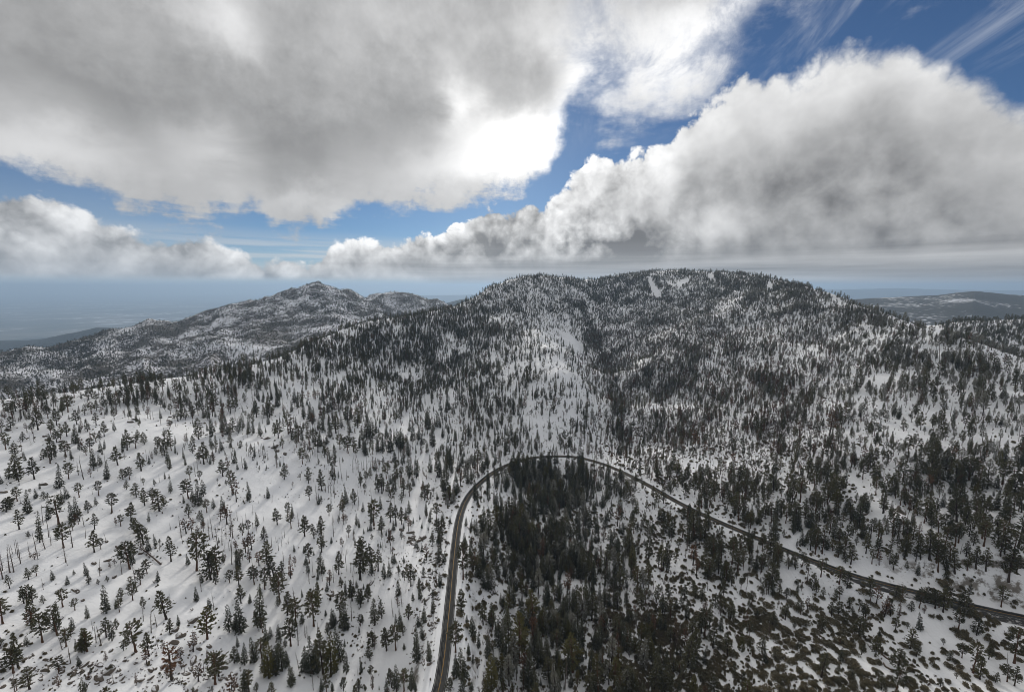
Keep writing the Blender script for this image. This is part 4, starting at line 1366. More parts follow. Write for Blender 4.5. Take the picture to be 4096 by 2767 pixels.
def scatter(A, L, Z, cover_fn, area, kinds_fn, hmean, hsd, clump=0.55, seed=5, min_road=8.0, limit_r=2700, hmin=3.0, shrink=False):
    """throw plants on a sheet so that they cover it, as seen, as much as cover_fn says"""
    g = np.random.default_rng(seed)
    Rr = np.exp(L)
    X, Y = Rr * np.sin(A), Rr * np.cos(A)
    u, v, D = project(np.stack([X, Y, Z], -1))
    el = Z / Rr
    runmax = np.maximum.accumulate(el, 0)
    runmax = np.vstack([runmax[:1], runmax[:-1]])
    vis = (Z + 24) / Rr > runmax
    dzr = np.gradient(Z, axis=0) / np.gradient(Rr, axis=0)
    graze = np.clip((dzr - el) / np.sqrt(1 + dzr ** 2) / np.sqrt(1 + el ** 2), 0.03, 1)
    c = np.clip(cover_fn(u, v, X, Y), 0, 0.97)
    cl = np.exp((fbm(X, Y, 42.0, 3, 0.6, seed + 40)) * clump * 3.2)
    cosdep = 1 / np.sqrt(1 + el ** 2)
    hf = 1.0 - 0.40 * smooth(700, 1500, Rr) if shrink else np.ones_like(Rr)
    rho = -np.log(1 - c) * graze / (area * hf ** 2 * cosdep) * cl
    da, dl = A[0, 1] - A[0, 0], L[1, 0] - L[0, 0]
    lam = rho * Rr ** 2 * da * dl
    lam = np.where(vis & (Rr < limit_r) & (u > -220) & (u < 4320) & (v < 2960), lam, 0)
    for poly in CLEARINGS:
        lam = np.where(inside(poly, u, v), 0, lam)
    n = g.poisson(lam)
    jj, ii = np.nonzero(n)
    rep = n[jj, ii]
    jj, ii = np.repeat(jj, rep), np.repeat(ii, rep)
    a = A[0, ii] + (g.random(len(ii)) - 0.5) * da
    l = L[jj, 0] + (g.random(len(jj)) - 0.5) * dl
    x, y = np.exp(l) * np.sin(a), np.exp(l) * np.cos(a)
    z = sheet_sampler(A, L, Z)(x, y)
    rd = road_distance(x, y)
    uu, vv, DD = project(np.stack([x, y, z], -1))
    out = []
    for k in range(len(x)):
        if rd[k] < min_road:
            continue
        kind, frost, wid = kinds_fn(uu[k], vv[k])
        if kind is None:
            continue
        H = max(hmin, g.normal(hmean, hsd)) * (0.75 + 0.5 * g.random())
        if shrink:
            H *= 1.0 - 0.40 * float(smooth(700, 1500, np.hypot(x[k], y[k])))
        if vv[k] < 1850 and kind in ('pine_tree', 'fir_tree'):
            wid *= 0.80
        if 1800 < uu[k] < 2500 and vv[k] > 1850:
            H *= 1.12
        if kind in ('pine_tree', 'fir_tree') and g.random() < 0.18:
            H *= 0.45
        out.append(Item(kind, pick_variant(kind, uu[k], vv[k], frost), np.array([x[k], y[k], z[k]]), H, wid * g.uniform(0.85, 1.2), g.uniform(0, 6.28), tilt()))
    return out


def tree_kind(u, v):
    x = rr.random()
    frost = 0.0
    if v < 1500 and u > 1700:
        frost = 0.40 + 0.35 * min(1, max(0, (1450 - v) / 250.0)) + (0.18 if u > 2400 else 0)
    elif u > 2350 and v < 1900:
        frost = 0.45 if v < 1700 else 0.28
    elif 1750 < u < 2600 and v > 1850:
        frost = 0.34
    if u < 1750 and v > 1600:
        return ('pine_tree' if x < .25 else 'fir_tree' if x < .55 else 'dead_snag' if x < .85 else 'browning_pine'), 0.0, 1.0
    if 2350 < u < 3350 and 1300 < v < 1900:
        return ('pine_tree' if x < .42 else 'fir_tree' if x < .55 else 'dead_snag' if x < .84 else 'browning_pine'), frost, 1.0
    if u < 2350 and v < 1850:
        return ('pine_tree' if x < .45 else 'fir_tree' if x < .82 else 'dead_snag' if x < .95 else 'browning_pine'), frost, 1.0
    if u < 2500:
        return ('pine_tree' if x < .38 else 'fir_tree' if x < .90 else 'dead_snag' if x < .97 else 'browning_pine'), frost, 1.05
    return ('pine_tree' if x < .76 else 'fir_tree' if x < .86 else 'dead_snag' if x < .94 else 'browning_pine'), frost, 1.12


def main_cover(u, v, X, Y):
    c = grid_at(COVER, u, v)
    # the crest of the left-hand slope carries a dense belt of pines
    crest = np.interp(u, [0, 400, 800, 1100, 1500, 1800], [1600, 1545, 1490, 1440, 1285, 1235])
    belt = np.exp(-((v - crest) / np.interp(u, [0, 1000, 1500], [28, 24, 16])) ** 2) * (u < 1800)
    grove = smooth(1960, 2060, u) * smooth(2430, 2330, u) * smooth(1830, 1870, v) * smooth(2420, 2300, v)
    # dark ravines that drain the face, and the open spur between them
    ravine = np.interp(v, [1230, 1380, 1500, 1640, 1800], [2330, 2395, 2435, 2475, 2490])
    rav = np.exp(-((u - ravine) / np.interp(v, [1230, 1800], [45, 75])) ** 2) * (v > 1200) * (v < 1830)
    gully = np.interp(v, [1380, 1560, 1700, 1800], [1560, 1650, 1700, 1720])
    gul = np.exp(-((u - gully) / 60) ** 2) * (v > 1360) * (v < 1790)
    spur = np.exp(-((u - np.interp(v, [1280, 1400, 1500, 1700], [2180, 2250, 2290, 2250])) / 75) ** 2) * (v > 1250) * (v < 1760)
    c = c * (1 - 0.42 * spur)
    return np.maximum.reduce([c, 0.93 * belt, 0.86 * grove, 0.95 * rav, 0.85 * gul])


trees = scatter(TA, TL, TZ, main_cover, 32.0, tree_kind, 15.0, 4.5, 0.55, 5, shrink=True)
# keep thrown trees clear of the ones read off the photograph
keep = []
for t in trees:
    if np.min((hand_xy[:, 0] - t.P[0]) ** 2 + (hand_xy[:, 1] - t.P[1]) ** 2) < (9.0 if t.H > 7 else 4.0):
        continue
    if t.u < 1740 and t.v > 1700 and t.H > 10 and rr.random() < 0.5:
        t.H *= 0.5
        t.px *= 0.5
    keep.append(t)
items += keep

shr = scatter(TA, TL, TZ, lambda u, v, X, Y: 0.85 * grid_at(SHRUB_COVER, u, v), 7.5, lambda u, v: (('manzanita_shrub' if rr.random() < .93 else 'bare_bush'), 0, 1.0), 1.7, 0.5, 0.9, 15, 7.0, 900, 0.8)
for s in shr:
    s.w = rr.uniform(0.8, 1.7)
# large manzanita mats on the open slope under the road: x, y, width in the enlarged view
MATS = [(0, "430 260 170 340 190 90 350 340 200 500 470 230 640 590 190 740 660 150 700 370 160 880 310 170 760 230 140 560 130 170 640 150 160 820 90 150 900 190 90 1150 200 110 1255 180 95 1110 310 190 980 510 190 830 500 160 990 640 80 "
         "930 700 180 1030 770 110 1350 610 110 1200 440 110 1330 480 170 1450 540 170 1560 620 200 1500 460 160 1720 640 130 1760 730 150 1540 780 270 1660 850 150 1160 650 160 1330 830 200 1420 910 120 1190 900 150 1330 1020 260 1420 1090 150 "
         "1570 980 190 1720 960 150 1840 910 130 1660 1080 190 1760 1170 190 1880 1300 140 1960 1080 150 2060 1120 130 2010 1230 100 800 840 200 700 900 90 1000 940 180 930 1020 170 1060 1090 100 560 920 180 650 1010 180 760 1080 160 430 660 190 "
         "560 740 170 330 700 120 210 620 150 170 760 200 90 370 100 220 460 110 300 1040 110 220 960 90 330 1180 110 480 1140 110 180 1330 130 250 1250 120 400 1290 160 570 1300 170 640 1190 170 700 1330 140 820 1330 130 920 1240 150 1010 1310 150 "
         "1080 1420 120 980 1490 150 1200 1200 160 1110 1160 150 1330 1370 190 1260 1290 150 1390 1440 120 1640 1280 140 1720 1440 150 1850 1420 130 1960 1450 120 2150 1400 150 420 1480 220 620 1500 160 200 1500 130 1210 1520 70 840 1480 60 1130 1430 90 1860 60 170 2000 290 130", 2950),
        (0, "1190 640 160 1290 720 190 1380 790 120 1760 840 140 1700 960 170 1820 1000 150 440 870 130 600 900 110 560 1000 100 640 840 110 500 1220 130 440 1100 120 700 1100 110 830 1080 90 880 1180 110 1000 980 90 1190 1110 110 1260 1190 120 1100 1170 140 1240 1260 130 "
         "1330 1350 110 1340 1310 90 1190 980 80 510 1380 140 700 1360 140 830 1400 90 740 1490 160 1170 1530 120 930 1540 120 1500 1500 170 1660 1420 110 1700 1500 150 430 1440 110 150 1400 160 250 1450 140 950 460 110 1230 360 60 1310 690 160 2110 1080 110 1880 1220 110 330 150 200 1480 1260 110", 3500),
        (0, "75 50 75 160 170 130 20 150 90 330 60 110 300 130 170 270 240 110 230 340 120 340 310 120 470 330 120 370 400 180 510 420 110 130 590 120 240 640 150 480 760 190 560 850 200 620 920 150 400 720 110 680 620 60 770 600 120 780 700 90 740 460 80 560 1090 120 "
         "400 1060 130 200 1080 110 170 1170 120 60 1010 130 480 1160 150 560 1290 150 680 1280 130 720 1390 100 630 1400 160 440 1400 160 1040 1490 100 1980 1130 90 1890 1150 90 2090 1150 140 1790 1270 180 1700 1350 170 2000 850 200 2060 940 200 1260 400 140 1990 250 160 1530 110 120 1720 180 120 2150 980 170", 2350)]
mats = []
for (_, txt, x0) in MATS:
    tok = [float(t) for t in txt.split()]
    for q in range(0, len(tok) - 2, 3):
        P = from_photo(x0 + tok[q] * .272, 2340 + tok[q + 1] * .272 + tok[q + 2] * .272 * 0.25)
        if P is None or road_distance(P[0:1], P[1:2])[0] < 8:
            continue
        D = project(P)[2]
        wid = tok[q + 2] * .272 * D / F
        it = Item('manzanita_shrub', rr.randrange(4), P, 1.5 + 0.13 * wid, 1.0, rr.uniform(0, 6.28), (0, 0), True)
        it.w = wid
        mats.append(it)
        items.append(it)
if mats:
    mxy = np.array([m.P[:2] for m in mats])
    shr = [s for s in shr if np.min((mxy[:, 0] - s.P[0]) ** 2 + (mxy[:, 1] - s.P[1]) ** 2) > 6]
for s in shr:
    s.w = s.H * s.w * 1.5                 # width in metres
items += shr

# far mountain across the valley, and the wooded shoulder at the right edge
far = scatter(RA, RL, RZ, lambda u, v, X, Y: np.clip(0.60 + 0.35 * fbm(X, Y, 330.0, 3, 0.5, 77), 0.2, 0.92), 20.0,
              lambda u, v: (('pine_tree' if rr.random() < .6 else 'fir_tree') if rr.random() < .9 else 'dead_snag', 0.12, 1.4), 7.5, 2.0, 0.45, 25, 0, 4200)
items += far
A_, L_, Z_ = SHOULDER
items += scatter(A_, L_, Z_, lambda u, v, X, Y: np.full(u.shape, 0.95), 45.0, lambda u, v: ('pine_tree', 0.1, 1.2), 13.0, 3.5, 0.35, 35, 0, 2600)

# boulders: along the road cut, the outcrops low on the left, odd ones in the snow
rock_items = []
ROCK_PX = [(15, 1968, 60), (30, 2005, 70), (170, 1938, 62), (140, 2052, 20), (510, 2034, 35), (475, 2188, 70), (425, 2168, 40), (430, 2243, 45), (375, 2255, 50), (400, 2275, 55), (455, 2310, 45), (560, 2215, 50),
           (30, 1722, 55), (180, 1746, 45), (190, 1760, 60), (240, 1768, 40), (520, 1690, 60), (540, 1680, 45), (680, 1668, 40), (825, 1740, 30), (1070, 1755, 60), (1095, 1790, 60), (1110, 1805, 55), (1140, 1815, 60),
           (300, 2365, 55), (330, 2400, 40), (245, 2475, 50), (310, 2370, 40), (95, 2640, 55), (180, 2640, 55), (330, 2660, 60), (290, 2690, 70), (395, 2715, 110), (430, 2690, 90), (360, 2660, 60), (560, 2720, 60), (700, 2520, 80),
           (715, 2545, 90), (690, 2570, 90), (730, 2545, 70), (770, 2645, 80), (835, 2585, 60), (765, 2485, 80), (620, 2755, 80), (1320, 2380, 55), (1330, 2370, 60), (1605, 2120, 60), (1640, 2130, 55), (1650, 2150, 80), (1690, 2155, 90),
           (1680, 2160, 60), (1650, 2175, 50), (1640, 2165, 70), (1670, 2205, 40), (1790, 2170, 60), (1720, 2310, 40), (1745, 2340, 50), (3435, 2105, 80), (3450, 2060, 60), (3340, 2165, 45), (3605, 2045, 90), (3420, 2070, 40), (3770, 2075, 60),
           (1565, 1848, 30), (1580, 1852, 25), (3060, 1650, 50), (3050, 1720, 45), (2900, 1850, 60), (2950, 1875, 50), (2990, 1650, 40), (3300, 1590, 50), (2000, 1880, 70), (1990, 1890, 60), (2010, 1875, 60), (2020, 1868, 50), (1985, 1900, 50)]
for (u, v, w) in ROCK_PX:
    P = from_photo(u, v)
    if P is None or road_distance(P[0:1], P[1:2])[0] < 8:
        continue
    D = project(P)[2]
    rock_items.append(Item('boulder', rr.randrange(5), P, w * D / F * 0.20, 1, rr.uniform(0, 6.28), (rr.uniform(-.3, .3), rr.uniform(-.3, .3)), True))
for _ in range(900):
    z = rr.random()
    if z < 0.42:                                # cut bank left of the straight
        v = rr.uniform(2080, 2660)
        uc = np.interp(v, [2080, 2300, 2767], [1800, 1780, 1720])
        u = uc - abs(rr.gauss(45, 30))
    elif z < 0.72:
        u, v = rr.uniform(0, 1000), rr.gauss(2690, 45)
    elif z < 0.80:
        u, v = rr.gauss(1980, 60), rr.gauss(1870, 30)
    else:
        u, v = rr.uniform(0, 4090), rr.uniform(1500, 2760)
    P = from_photo(u, v)
    if P is None or road_distance(P[0:1], P[1:2])[0] < 8.5:
        continue
    rock_items.append(Item('boulder', rr.randrange(5), P, min(2.2, 0.35 + rr.expovariate(2.2)), 1, rr.uniform(0, 6.28), (rr.uniform(-.4, .4), rr.uniform(-.4, .4))))

# seedlings and twigs standing out of the snow
brush = scatter(TA, TL, TZ, lambda u, v, X, Y: np.clip(0.045 + 0.02 * (u > 1700) + 0.10 * fbm(X, Y, 60.0, 3, 0.5, 88), 0.0, 0.3), 3.0,
                lambda u, v: (('manzanita_shrub' if rr.random() < .6 else 'bare_bush'), 0, 1.0), 0.9, 0.3, 0.8, 45, 6.5, 820, 0.4)
for s in brush:
    s.w = s.H * rr.uniform(1.0, 2.0)
# leafless brush between the trees mutes the snow on the middle and right-hand slopes
twiggy = scatter(TA, TL, TZ, lambda u, v, X, Y: np.clip((0.05 + 0.30 * smooth(2250, 2500, u) * smooth(3700, 3000, u)) * smooth(1150, 1250, v) * smooth(2000, 1800, v) * (u > 1300)
                 + 0.10 * (u > 1900) * (u < 2700) * (v > 1850), 0, 0.5), 4.5, lambda u, v: ('bare_bush', 0, 1.0), 2.3, 0.7, 0.8, 55, 7.0, 1900, 0.8)
for s in twiggy:
    s.w = s.H * rr.uniform(0.8, 1.4)
brush += twiggy
print('items', len(items), 'brush', len(brush), 'rocks', len(rock_items))
# ------------------------------------------------------------------ individuals and masses
def lean_matrix(it, s):
    return (it.tilt[0], it.tilt[1], it.rot)


def scale_of(it):
    if it.kind in ('manzanita_shrub',):
        return (it.w / 4.0, it.w / 4.0 * 0.8, it.H / 1.6)
    if it.kind == 'bare_bush':
        return (it.w / 2.4, it.w / 2.4, it.H / 2.4)
    if it.kind == 'boulder':
        return (it.H, it.H, it.H)
    k = it.H / 20.0
    kw = k ** 0.85 * it.w
    return (kw, kw, k)


def seen(it):
    return -30 < it.u < 4126 and it.v < 2767 + 0.8 * it.px and it.v - it.px < 2767


ORD = ['', 'second', 'third', 'fourth', 'fifth', 'sixth', 'seventh', 'eighth', 'ninth', 'tenth', 'eleventh', 'twelfth', 'thirteenth', 'fourteenth', 'fifteenth', 'sixteenth', 'seventeenth', 'eighteenth',
       'nineteenth', 'twentieth'] + ['twenty-' + w for w in ('first', 'second', 'third', 'fourth', 'fifth', 'sixth', 'seventh', 'eighth', 'ninth')] + ['thirtieth'] + ['thirty-' + w for w in ('first', 'second', 'third', 'fourth', 'fifth', 'sixth')]
ROAD_U, ROAD_V, _ = project(np.c_[ROAD, np.full(len(ROAD), ROAD_Z)])


def zone(it):
    """a place in the picture named by what stands there"""
    v = it.v
    u = min(max(it.u, 0), 4095)
    rows = [(1560, 'on the upper mountainside'), (1680, 'just below the ridge line'), (1790, 'on the middle slope'), (1880, 'level with the bend top'), (1990, 'below the bend top'), (2090, 'halfway down the picture\'s snow'),
            (2190, 'in the lower half'), (2290, 'a third up from the bottom'), (2390, 'a quarter up from the bottom'), (2500, 'low down'), (2620, 'near the bottom edge'), (9999, 'on the bottom edge')]
    row = [n for lim, n in rows if v < lim][0]
    k = int(np.argmin((ROAD_U - u) ** 2 + 4 * (ROAD_V - v) ** 2))
    if v > 1850 and u < np.interp(v, [1850, 1950, 2080, 2300, 2767], [2050, 1930, 1840, 1815, 1745]):
        cols = [(230, 'at the far left'), (460, 'left of the fallen pine'), (690, 'around the fallen pine'), (920, 'on the left snowfield'), (1150, 'mid snowfield'), (1400, 'right of the snowfield'), (1620, 'left of the road'), (9999, 'beside the road\'s left edge')]
    elif v > 1850 and u < np.interp(v, [1850, 2000, 2200, 2400, 2767], [2700, 2800, 3000, 3050, 3050]):
        cols = [(1960, 'beside the road\'s right edge'), (2150, 'inside the bend\'s left part'), (2330, 'in the dense grove inside the bend'), (2520, 'at the grove\'s right side'), (2750, 'right of the grove'), (9999, 'among the shrubs inside the bend')]
    else:
        cols = [(300, 'at the far left'), (600, 'left'), (900, 'left of centre snow'), (1200, 'on the left shoulder'), (1500, 'left of the gully'), (1800, 'by the snowy gully'), (2100, 'on the centre spur'), (2400, 'right of the spur'), (2700, 'above the bend'),
                (3000, 'right of the bend'), (3300, 'on the right slope'), (3600, 'across the right slope'), (3850, 'towards the right edge'), (9999, 'at the far right')]
    col = [n for lim, n in cols if u < lim][0]
    return col + ' ' + row


LOOK = {'pine_tree': ['open green pine', 'full green pine', 'flat-topped pine', 'low-branched broad pine', 'high-crowned pine', 'thin pine', 'olive pine', 'olive cone-shaped pine', 'snow-frosted pine', 'frosted sparse pine', 'frosted cone-shaped pine'],
        'fir_tree': ['pointed fir', 'slim fir', 'blunt fir', 'broad fir', 'narrow fir'], 'dead_snag': ['bare dead trunk', 'bare short-limbed snag', 'bare long-limbed snag', 'broken-topped snag', 'leaning bare snag'],
        'browning_pine': ['browning pine', 'sparse brown pine', 'brown pointed pine'], 'manzanita_shrub': ['manzanita'] * 4, 'bare_bush': ['bare bush'] * 2, 'boulder': ['boulder'] * 5}
CAT = {'pine_tree': 'pine', 'fir_tree': 'fir', 'dead_snag': 'dead tree', 'browning_pine': 'pine', 'manzanita_shrub': 'shrub', 'bare_bush': 'bush', 'boulder': 'boulder'}
GROUP = {'pine_tree': 'green pines on the snowy slopes', 'fir_tree': 'firs on the snowy slopes', 'dead_snag': 'bare dead trees in the snow', 'browning_pine': 'browning pines in the snow',
         'manzanita_shrub': 'manzanita shrubs on the snow', 'bare_bush': 'leafless bushes on the snow', 'boulder': 'granite boulders in the snow'}
MASS = {'pine_tree': ('pine_forest', 'green and frosted pines covering the mountainsides', 'forest'), 'fir_tree': ('fir_forest', 'dark firs mixed through the forest on the slopes', 'forest'),
        'dead_snag': ('dead_forest', 'bare dead trunks scattered through the forest slopes', 'forest'), 'browning_pine': ('brown_pine_forest', 'brown dying pines scattered through the forest slopes', 'forest'),
        'manzanita_shrub': ('shrubbery', 'low dark shrubs and seedlings dotting the snow', 'shrubbery'), 'bare_bush': ('bare_undergrowth', 'bare twiggy undergrowth standing out of the snow', 'undergrowth'),
        'boulder': ('scattered_rubble', 'small rocks showing through the snow', 'rubble')}


def size_word(it, lo, hi):
    return 'small' if it.px < lo else 'tall' if it.px > hi else 'middle-sized'


def link_new(name, data, parent=None):
    o = bpy.data.objects.new(name, data)
    COL.objects.link(o)
    o.parent = parent
    return o


proto_objs = {}


def build_kind(kind, pool, cap):
    pool = sorted(pool, key=lambda t: -(t.px * (1 if kind != 'manzanita_shrub' else t.w / max(t.H, .1)) + (0 if seen(t) else -1e5)))
    pick = [t for t in pool[:cap] if seen(t)]
    chosen = set(map(id, pick))
    rest = [t for t in pool if id(t) not in chosen]
    px = sorted(t.px for t in pick)
    lo, hi = px[len(px) // 3], px[2 * len(px) // 3]
    zones = {}
    for t in pick:
        zones.setdefault((zone(t), LOOK[kind][t.var], ('wide' if t.w > 7 else 'small round' if t.w < 3.5 else 'rounded') if kind == 'manzanita_shrub' else ''), []).append(t)
    for (zn, look, _sz), L in zones.items():
        L.sort(key=lambda t: t.u)
        for k, t in enumerate(L):
            if kind in ('pine_tree', 'fir_tree', 'dead_snag', 'browning_pine'):
                head = size_word(t, lo, hi) + ' ' + look
            elif kind == 'manzanita_shrub':
                head = ('wide' if t.w > 7 else 'small round' if t.w < 3.5 else 'rounded') + ' manzanita'
            elif kind == 'boulder':
                head = 'granite boulder capped with snow'
            else:
                head = 'leafless bush'
            if len(L) == 1:
                lab = head + ' ' + zn
            elif k == 0:
                lab = head + ' ' + zn + ', leftmost of its kind'
            else:
                lab = head + ' ' + zn + ', ' + (ORD[k] if k < len(ORD) else 'far') + ' from left'
            w = lab.split()
            if len(w) > 16:
                lab = ' '.join(x for x in w if x not in ('the', 'its', 'a'))
            if kind == 'boulder':
                root = link_new('boulder', ROCKS[t.var])
            else:
                root = link_new(kind, None)
                root.empty_display_size = 0.5
            root['label'] = lab
            root['category'] = CAT[kind]
            root['group'] = GROUP[kind]
            root.location = t.P
            root.rotation_euler = lean_matrix(t, 1)
            root.scale = scale_of(t)
            if kind != 'boulder':
                for nm, me in PROTO[kind][t.var]:
                    part = link_new(nm, me, root)
                    if nm != 'trunk':
                        part['kind'] = 'stuff'
    return rest, pick


def variant_objects(kind, var, pick_roots):
    return None


GN_CACHE = {}


def forest_mass(kind, rest):
    """everything past the individuals: one object per kind, set out by geometry nodes over its own points"""
    name, lab, cat = MASS[kind]
    n = len(rest)
    me = bpy.data.meshes.new(name)
    me.vertices.add(n)
    me.vertices.foreach_set('co', np.array([t.P for t in rest], np.float32).ravel())
    for an, ty, key, arr in (('rot', 'FLOAT_VECTOR', 'vector', [lean_matrix(t, 1) for t in rest]), ('scl', 'FLOAT_VECTOR', 'vector', [scale_of(t) for t in rest])):
        me.attributes.new(an, ty, 'POINT').data.foreach_set(key, np.array(arr, np.float32).ravel())
    me.attributes.new('var', 'INT', 'POINT').data.foreach_set('value', np.array([t.var for t in rest], np.int32))
    o = bpy.data.objects.new(name, me)
    o['kind'] = 'stuff'
    o['label'] = lab
    o['category'] = cat
    COL.objects.link(o)
    ng = bpy.data.node_groups.new(name, 'GeometryNodeTree')
    ng.interface.new_socket('Geometry', in_out='INPUT', socket_type='NodeSocketGeometry')
    ng.interface.new_socket('Geometry', in_out='OUTPUT', socket_type='NodeSocketGeometry')
    N, Lk = ng.nodes, ng.links
    gi, go = N.new('NodeGroupInput'), N.new('NodeGroupOutput')
    rot, scl = N.new('GeometryNodeInputNamedAttribute'), N.new('GeometryNodeInputNamedAttribute')
    rot.data_type = scl.data_type = 'FLOAT_VECTOR'
    rot.inputs['Name'].default_value = 'rot'
    scl.inputs['Name'].default_value = 'scl'
    var = N.new('GeometryNodeInputNamedAttribute')
    var.data_type = 'INT'
    var.inputs['Name'].default_value = 'var'
    e2r = N.new('FunctionNodeEulerToRotation')
    Lk.new(rot.outputs[0], e2r.inputs[0])
    join = N.new('GeometryNodeJoinGeometry')
    used = sorted({t.var for t in rest})
    for k in used:
        src = first_of[(kind, k)]
        eq = N.new('FunctionNodeCompare')
        eq.data_type = 'INT'
        eq.operation = 'EQUAL'
        Lk.new(var.outputs[0], eq.inputs[2])
        eq.inputs[3].default_value = k
        iop = N.new('GeometryNodeInstanceOnPoints')
        Lk.new(gi.outputs[0], iop.inputs['Points'])
        Lk.new(eq.outputs[0], iop.inputs['Selection'])
        jj = N.new('GeometryNodeJoinGeometry')
        for ob in src:
            oi = N.new('GeometryNodeObjectInfo')
            oi.inputs['Object'].default_value = ob
            Lk.new(oi.outputs['Geometry'], jj.inputs[0])
        Lk.new(jj.outputs[0], iop.inputs['Instance'])
        Lk.new(e2r.outputs[0], iop.inputs['Rotation'])
        Lk.new(scl.outputs[0], iop.inputs['Scale'])
        Lk.new(iop.outputs[0], join.inputs[0])
    Lk.new(join.outputs[0], go.inputs[0])
    md = o.modifiers.new('set_out', 'NODES')
    md.node_group = ng
    return o


first_of = {}
CAPS = {'pine_tree': 300, 'fir_tree': 300, 'dead_snag': 300, 'browning_pine': 300, 'manzanita_shrub': 300, 'bare_bush': 120, 'boulder': 200}
pools = {k: [] for k in CAPS}
for it in items + brush + rock_items:
    pools[it.kind].append(it)
rests = {}
for kind, pool in pools.items():
    rest, pick = build_kind(kind, pool, CAPS[kind])
    rests[kind] = rest
    print(kind, len(pick), len(rest))
for ob in list(COL.objects):                 # one standing example of each shape feeds the masses
    par = ob.parent
    base = ob.name.split('.')[0]
    if par is not None and par.name.split('.')[0] in PROTO:
        kind = par.name.split('.')[0]
        for k, parts in enumerate(PROTO[kind]):
            for nm, me in parts:
                if ob.data == me:
                    first_of.setdefault((kind, k), {}).setdefault(nm, ob)
    elif base == 'boulder':
        first_of.setdefault(('boulder', ROCKS.index(ob.data)), {}).setdefault('boulder', ob)
first_of = {k: list(v.values()) for k, v in first_of.items()}
for kind, rest in rests.items():
    rest = [t for t in rest if (kind, t.var) in first_of]
    if rest:
        forest_mass(kind, rest)


# ------------------------------------------------------------------ single things
def fallen_pine():
    P0, P1 = from_photo(643, 2259), from_photo(560, 2190)
    d = Vector(P1 - P0)
    L = d.length
    d.normalize()
    r = random.Random(5)
    root = link_new('fallen_pine', None)
    root.location = P0
    root['label'] = 'fallen pine lying uprooted across the snow with its brown crown still on'
    root['category'] = 'fallen tree'
    mb = MB()
    q = [Vector((0, 0, 0.5)) + d * (L * t) + Vector((0, 0, 0.25 * math.sin(t * 3))) for t in (0, .25, .5, .75, 1.0)]
    mb.tube(q, [0.62, 0.5, 0.42, 0.3, 0.1], 8)
    link_new('trunk', mb.mesh('trunk', [MAT_TWIG]), root)
    rt = MB()
    for k in range(12):
        e = (rv(r) - d * 0.4).normalized()
        rt.tube([q[0], q[0] + e * 0.8, q[0] + e * r.uniform(1.2, 2.0)], [0.2, 0.12, 0.03], 4, cap=False)
    link_new('root_plate', rt.mesh('root_plate', [MAT_DEAD]), root)
    cr = MB()
    for k in range(60):
        t = r.uniform(0.42, 1.02)
        o = q[0].lerp(q[-1], t)
        e = (rv(r) + d * 0.6 + Vector((0, 0, 0.35))).normalized()
        ln = r.uniform(1.5, 4.2)
        w = e.cross(d).normalized() * 0.08
        cr.tri(o - w, o + w, o + e * ln, 1)
        for j in range(4):
            tuft(cr, r, o + e * ln * r.uniform(0.5, 1), 0.55, e, 3)
    link_new('crown', cr.mesh('crown', [MAT_BROWN, MAT_TWIG]), root)


def fallen_log(u0, v0, u1, v1, rad, label, mat):
    P0, P1 = from_photo(u0, v0), from_photo(u1, v1)
    if P0 is None or P1 is None:
        return
    root = link_new('fallen_log', None)
    root.location = P0
    root['label'] = label
    root['category'] = 'log'
    root['group'] = 'fallen logs in the snow'
    d = Vector(P1 - P0)
    pts = []
    for t in (0, .2, .4, .6, .8, 1):
        x = P0 + (P1 - P0) * t
        z = ground(x[0:1], x[1:2])[0]
        pts.append(Vector((x[0] - P0[0], x[1] - P0[1], max(z - P0[2], d.z * t) + rad * 0.6)))
    mb = MB()
    mb.tube(pts, [rad * (1.05 - 0.5 * t) for t in (0, .2, .4, .6, .8, 1)], 8)
    link_new('trunk', mb.mesh('trunk', [mat]), root)
    st = MB()
    r = random.Random(int(u0))
    for k in range(7):
        o = pts[0].lerp(pts[-1], r.uniform(0.2, 0.95))
        e = (rv(r) + Vector((0, 0, 0.5))).normalized()
        st.tube([o, o + e * 0.6, o + e * r.uniform(0.9, 1.8)], [0.09, 0.06, 0.02], 4, cap=False)
    link_new('branch_stubs', st.mesh('branch_stubs', [mat]), root)


fallen_pine()
fallen_log(1085, 2607, 1130, 2603, 0.32, 'thin log lying on snow low on the left, beyond brown pines', MAT_DEAD)
fallen_log(700, 2735, 742, 2722, 0.34, 'dark log poking from the rubble on the bottom edge at left', MAT_DEAD)
fallen_log(1550, 1845, 1561, 1849, 0.5, 'rusty brown log on the snow by the gully above the road', MAT_REDBARK)
fallen_log(2120, 2585, 2152, 2660, 0.45, 'dark charred log running downhill inside the bend near the bottom', MAT_DEAD)
fallen_log(1886, 2305, 1925, 2316, 0.4, 'dark log lying beside the trees just right of the road', MAT_DEAD)


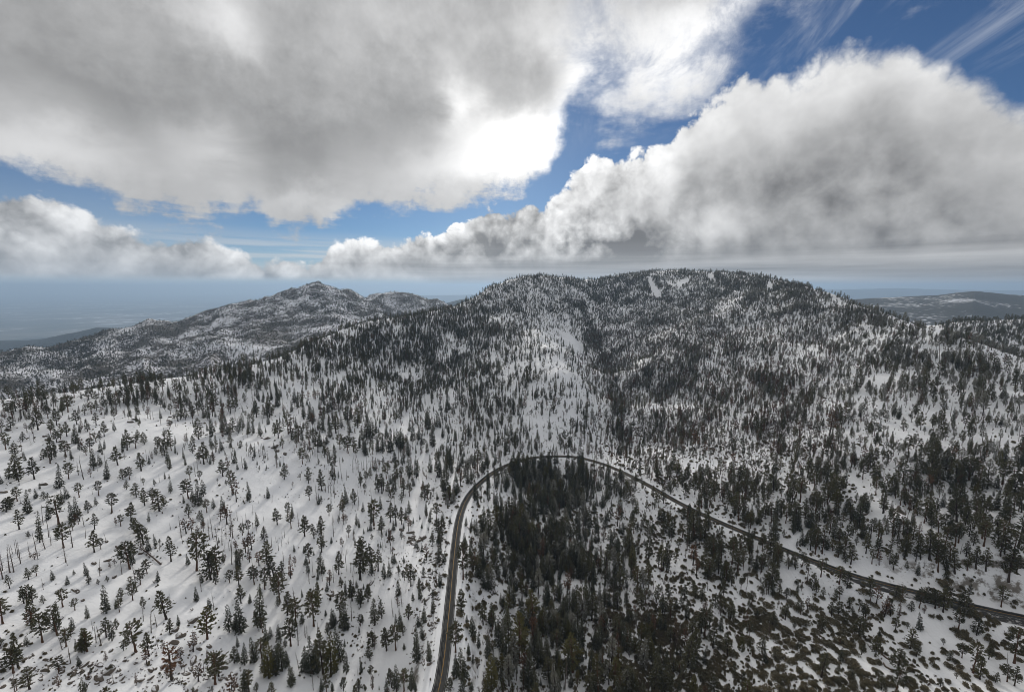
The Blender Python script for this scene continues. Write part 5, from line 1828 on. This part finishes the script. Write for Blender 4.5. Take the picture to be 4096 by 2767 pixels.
def low_wall():
    """low brown wall, half buried, that turns a corner under the pines at lower right"""
    corner = [(3512, 2598), (3528, 2618), (3545, 2634), (3560, 2640)], [(3533, 2652), (3540, 2668), (3560, 2678), (3584, 2684)]
    root = link_new('low_wall', None)
    P0 = from_photo(3533, 2652)
    root.location = P0
    root['label'] = 'low reddish brown wall half buried in snow under pines at lower right'
    root['category'] = 'wall'
    m, g, b = material('brown_stone', 0.9, 0.1)
    geo = g.node('ShaderNodeNewGeometry')
    g.put(b.inputs['Base Color'], g.mix(g.noise(geo.outputs['Position'], 1.5, 4, 0.6), (0.09, 0.062, 0.045), (0.20, 0.14, 0.10)))
    for run in corner:
        P = [from_photo(*q) for q in run]
        for a, c in zip(P[:-1], P[1:]):
            a, c = Vector(a - P0), Vector(c - P0)
            d = c - a
            n = max(1, int(d.length / 1.1))
            side = d.cross(Vector((0, 0, 1))).normalized() * 0.3
            for k in range(n):
                s, e = a + d * (k / n + 0.012), a + d * ((k + 1) / n - 0.012)
                hh = 0.95 + 0.06 * math.sin(k * 2.1 + a.x)
                V = []
                for q in (s, e):
                    V += [q - side - Vector((0, 0, 0.8)), q + side - Vector((0, 0, 0.8)), q + side + Vector((0, 0, hh)), q - side + Vector((0, 0, hh))]
                me = bpy.data.meshes.new('wall_block')
                me.from_pydata([tuple(v) for v in V], [], [(0, 1, 2, 3), (4, 7, 6, 5), (0, 4, 5, 1), (1, 5, 6, 2), (2, 6, 7, 3), (3, 7, 4, 0)])
                me.materials.append(m)
                link_new('wall_block', me, root)


low_wall()

# ------------------------------------------------------------------ air: blue winter haze between the ridges and over the valley
def haze_box():
    x0, x1, y0, y1, z0, z1 = -69000.0, 69000.0, -19000.0, 69000.0, -1402.0, 260.0
    V = [(x, y, z) for z in (z0, z1) for y in (y0, y1) for x in (x0, x1)]
    me = bpy.data.meshes.new('haze')
    me.from_pydata(V, [], [(0, 2, 3, 1), (4, 5, 7, 6), (0, 1, 5, 4), (2, 6, 7, 3), (0, 4, 6, 2), (1, 3, 7, 5)])
    m = bpy.data.materials.new('winter_haze')
    m.use_nodes = True
    t = m.node_tree
    t.nodes.clear()
    out = t.nodes.new('ShaderNodeOutputMaterial')
    pv = t.nodes.new('ShaderNodeVolumePrincipled')
    pv.inputs['Color'].default_value = (0.56, 0.76, 1.0, 1)
    pv.inputs['Density'].default_value = HAZE_DENSITY
    pv.inputs['Anisotropy'].default_value = 0.35
    t.links.new(pv.outputs[0], out.inputs['Volume'])
    me.materials.append(m)
    o = bpy.data.objects.new('haze', me)
    o['kind'] = 'stuff'
    o['label'] = 'pale blue winter haze over the valley and far ridges'
    o['category'] = 'haze'
    COL.objects.link(o)


HAZE_DENSITY = 5e-5
haze_box()
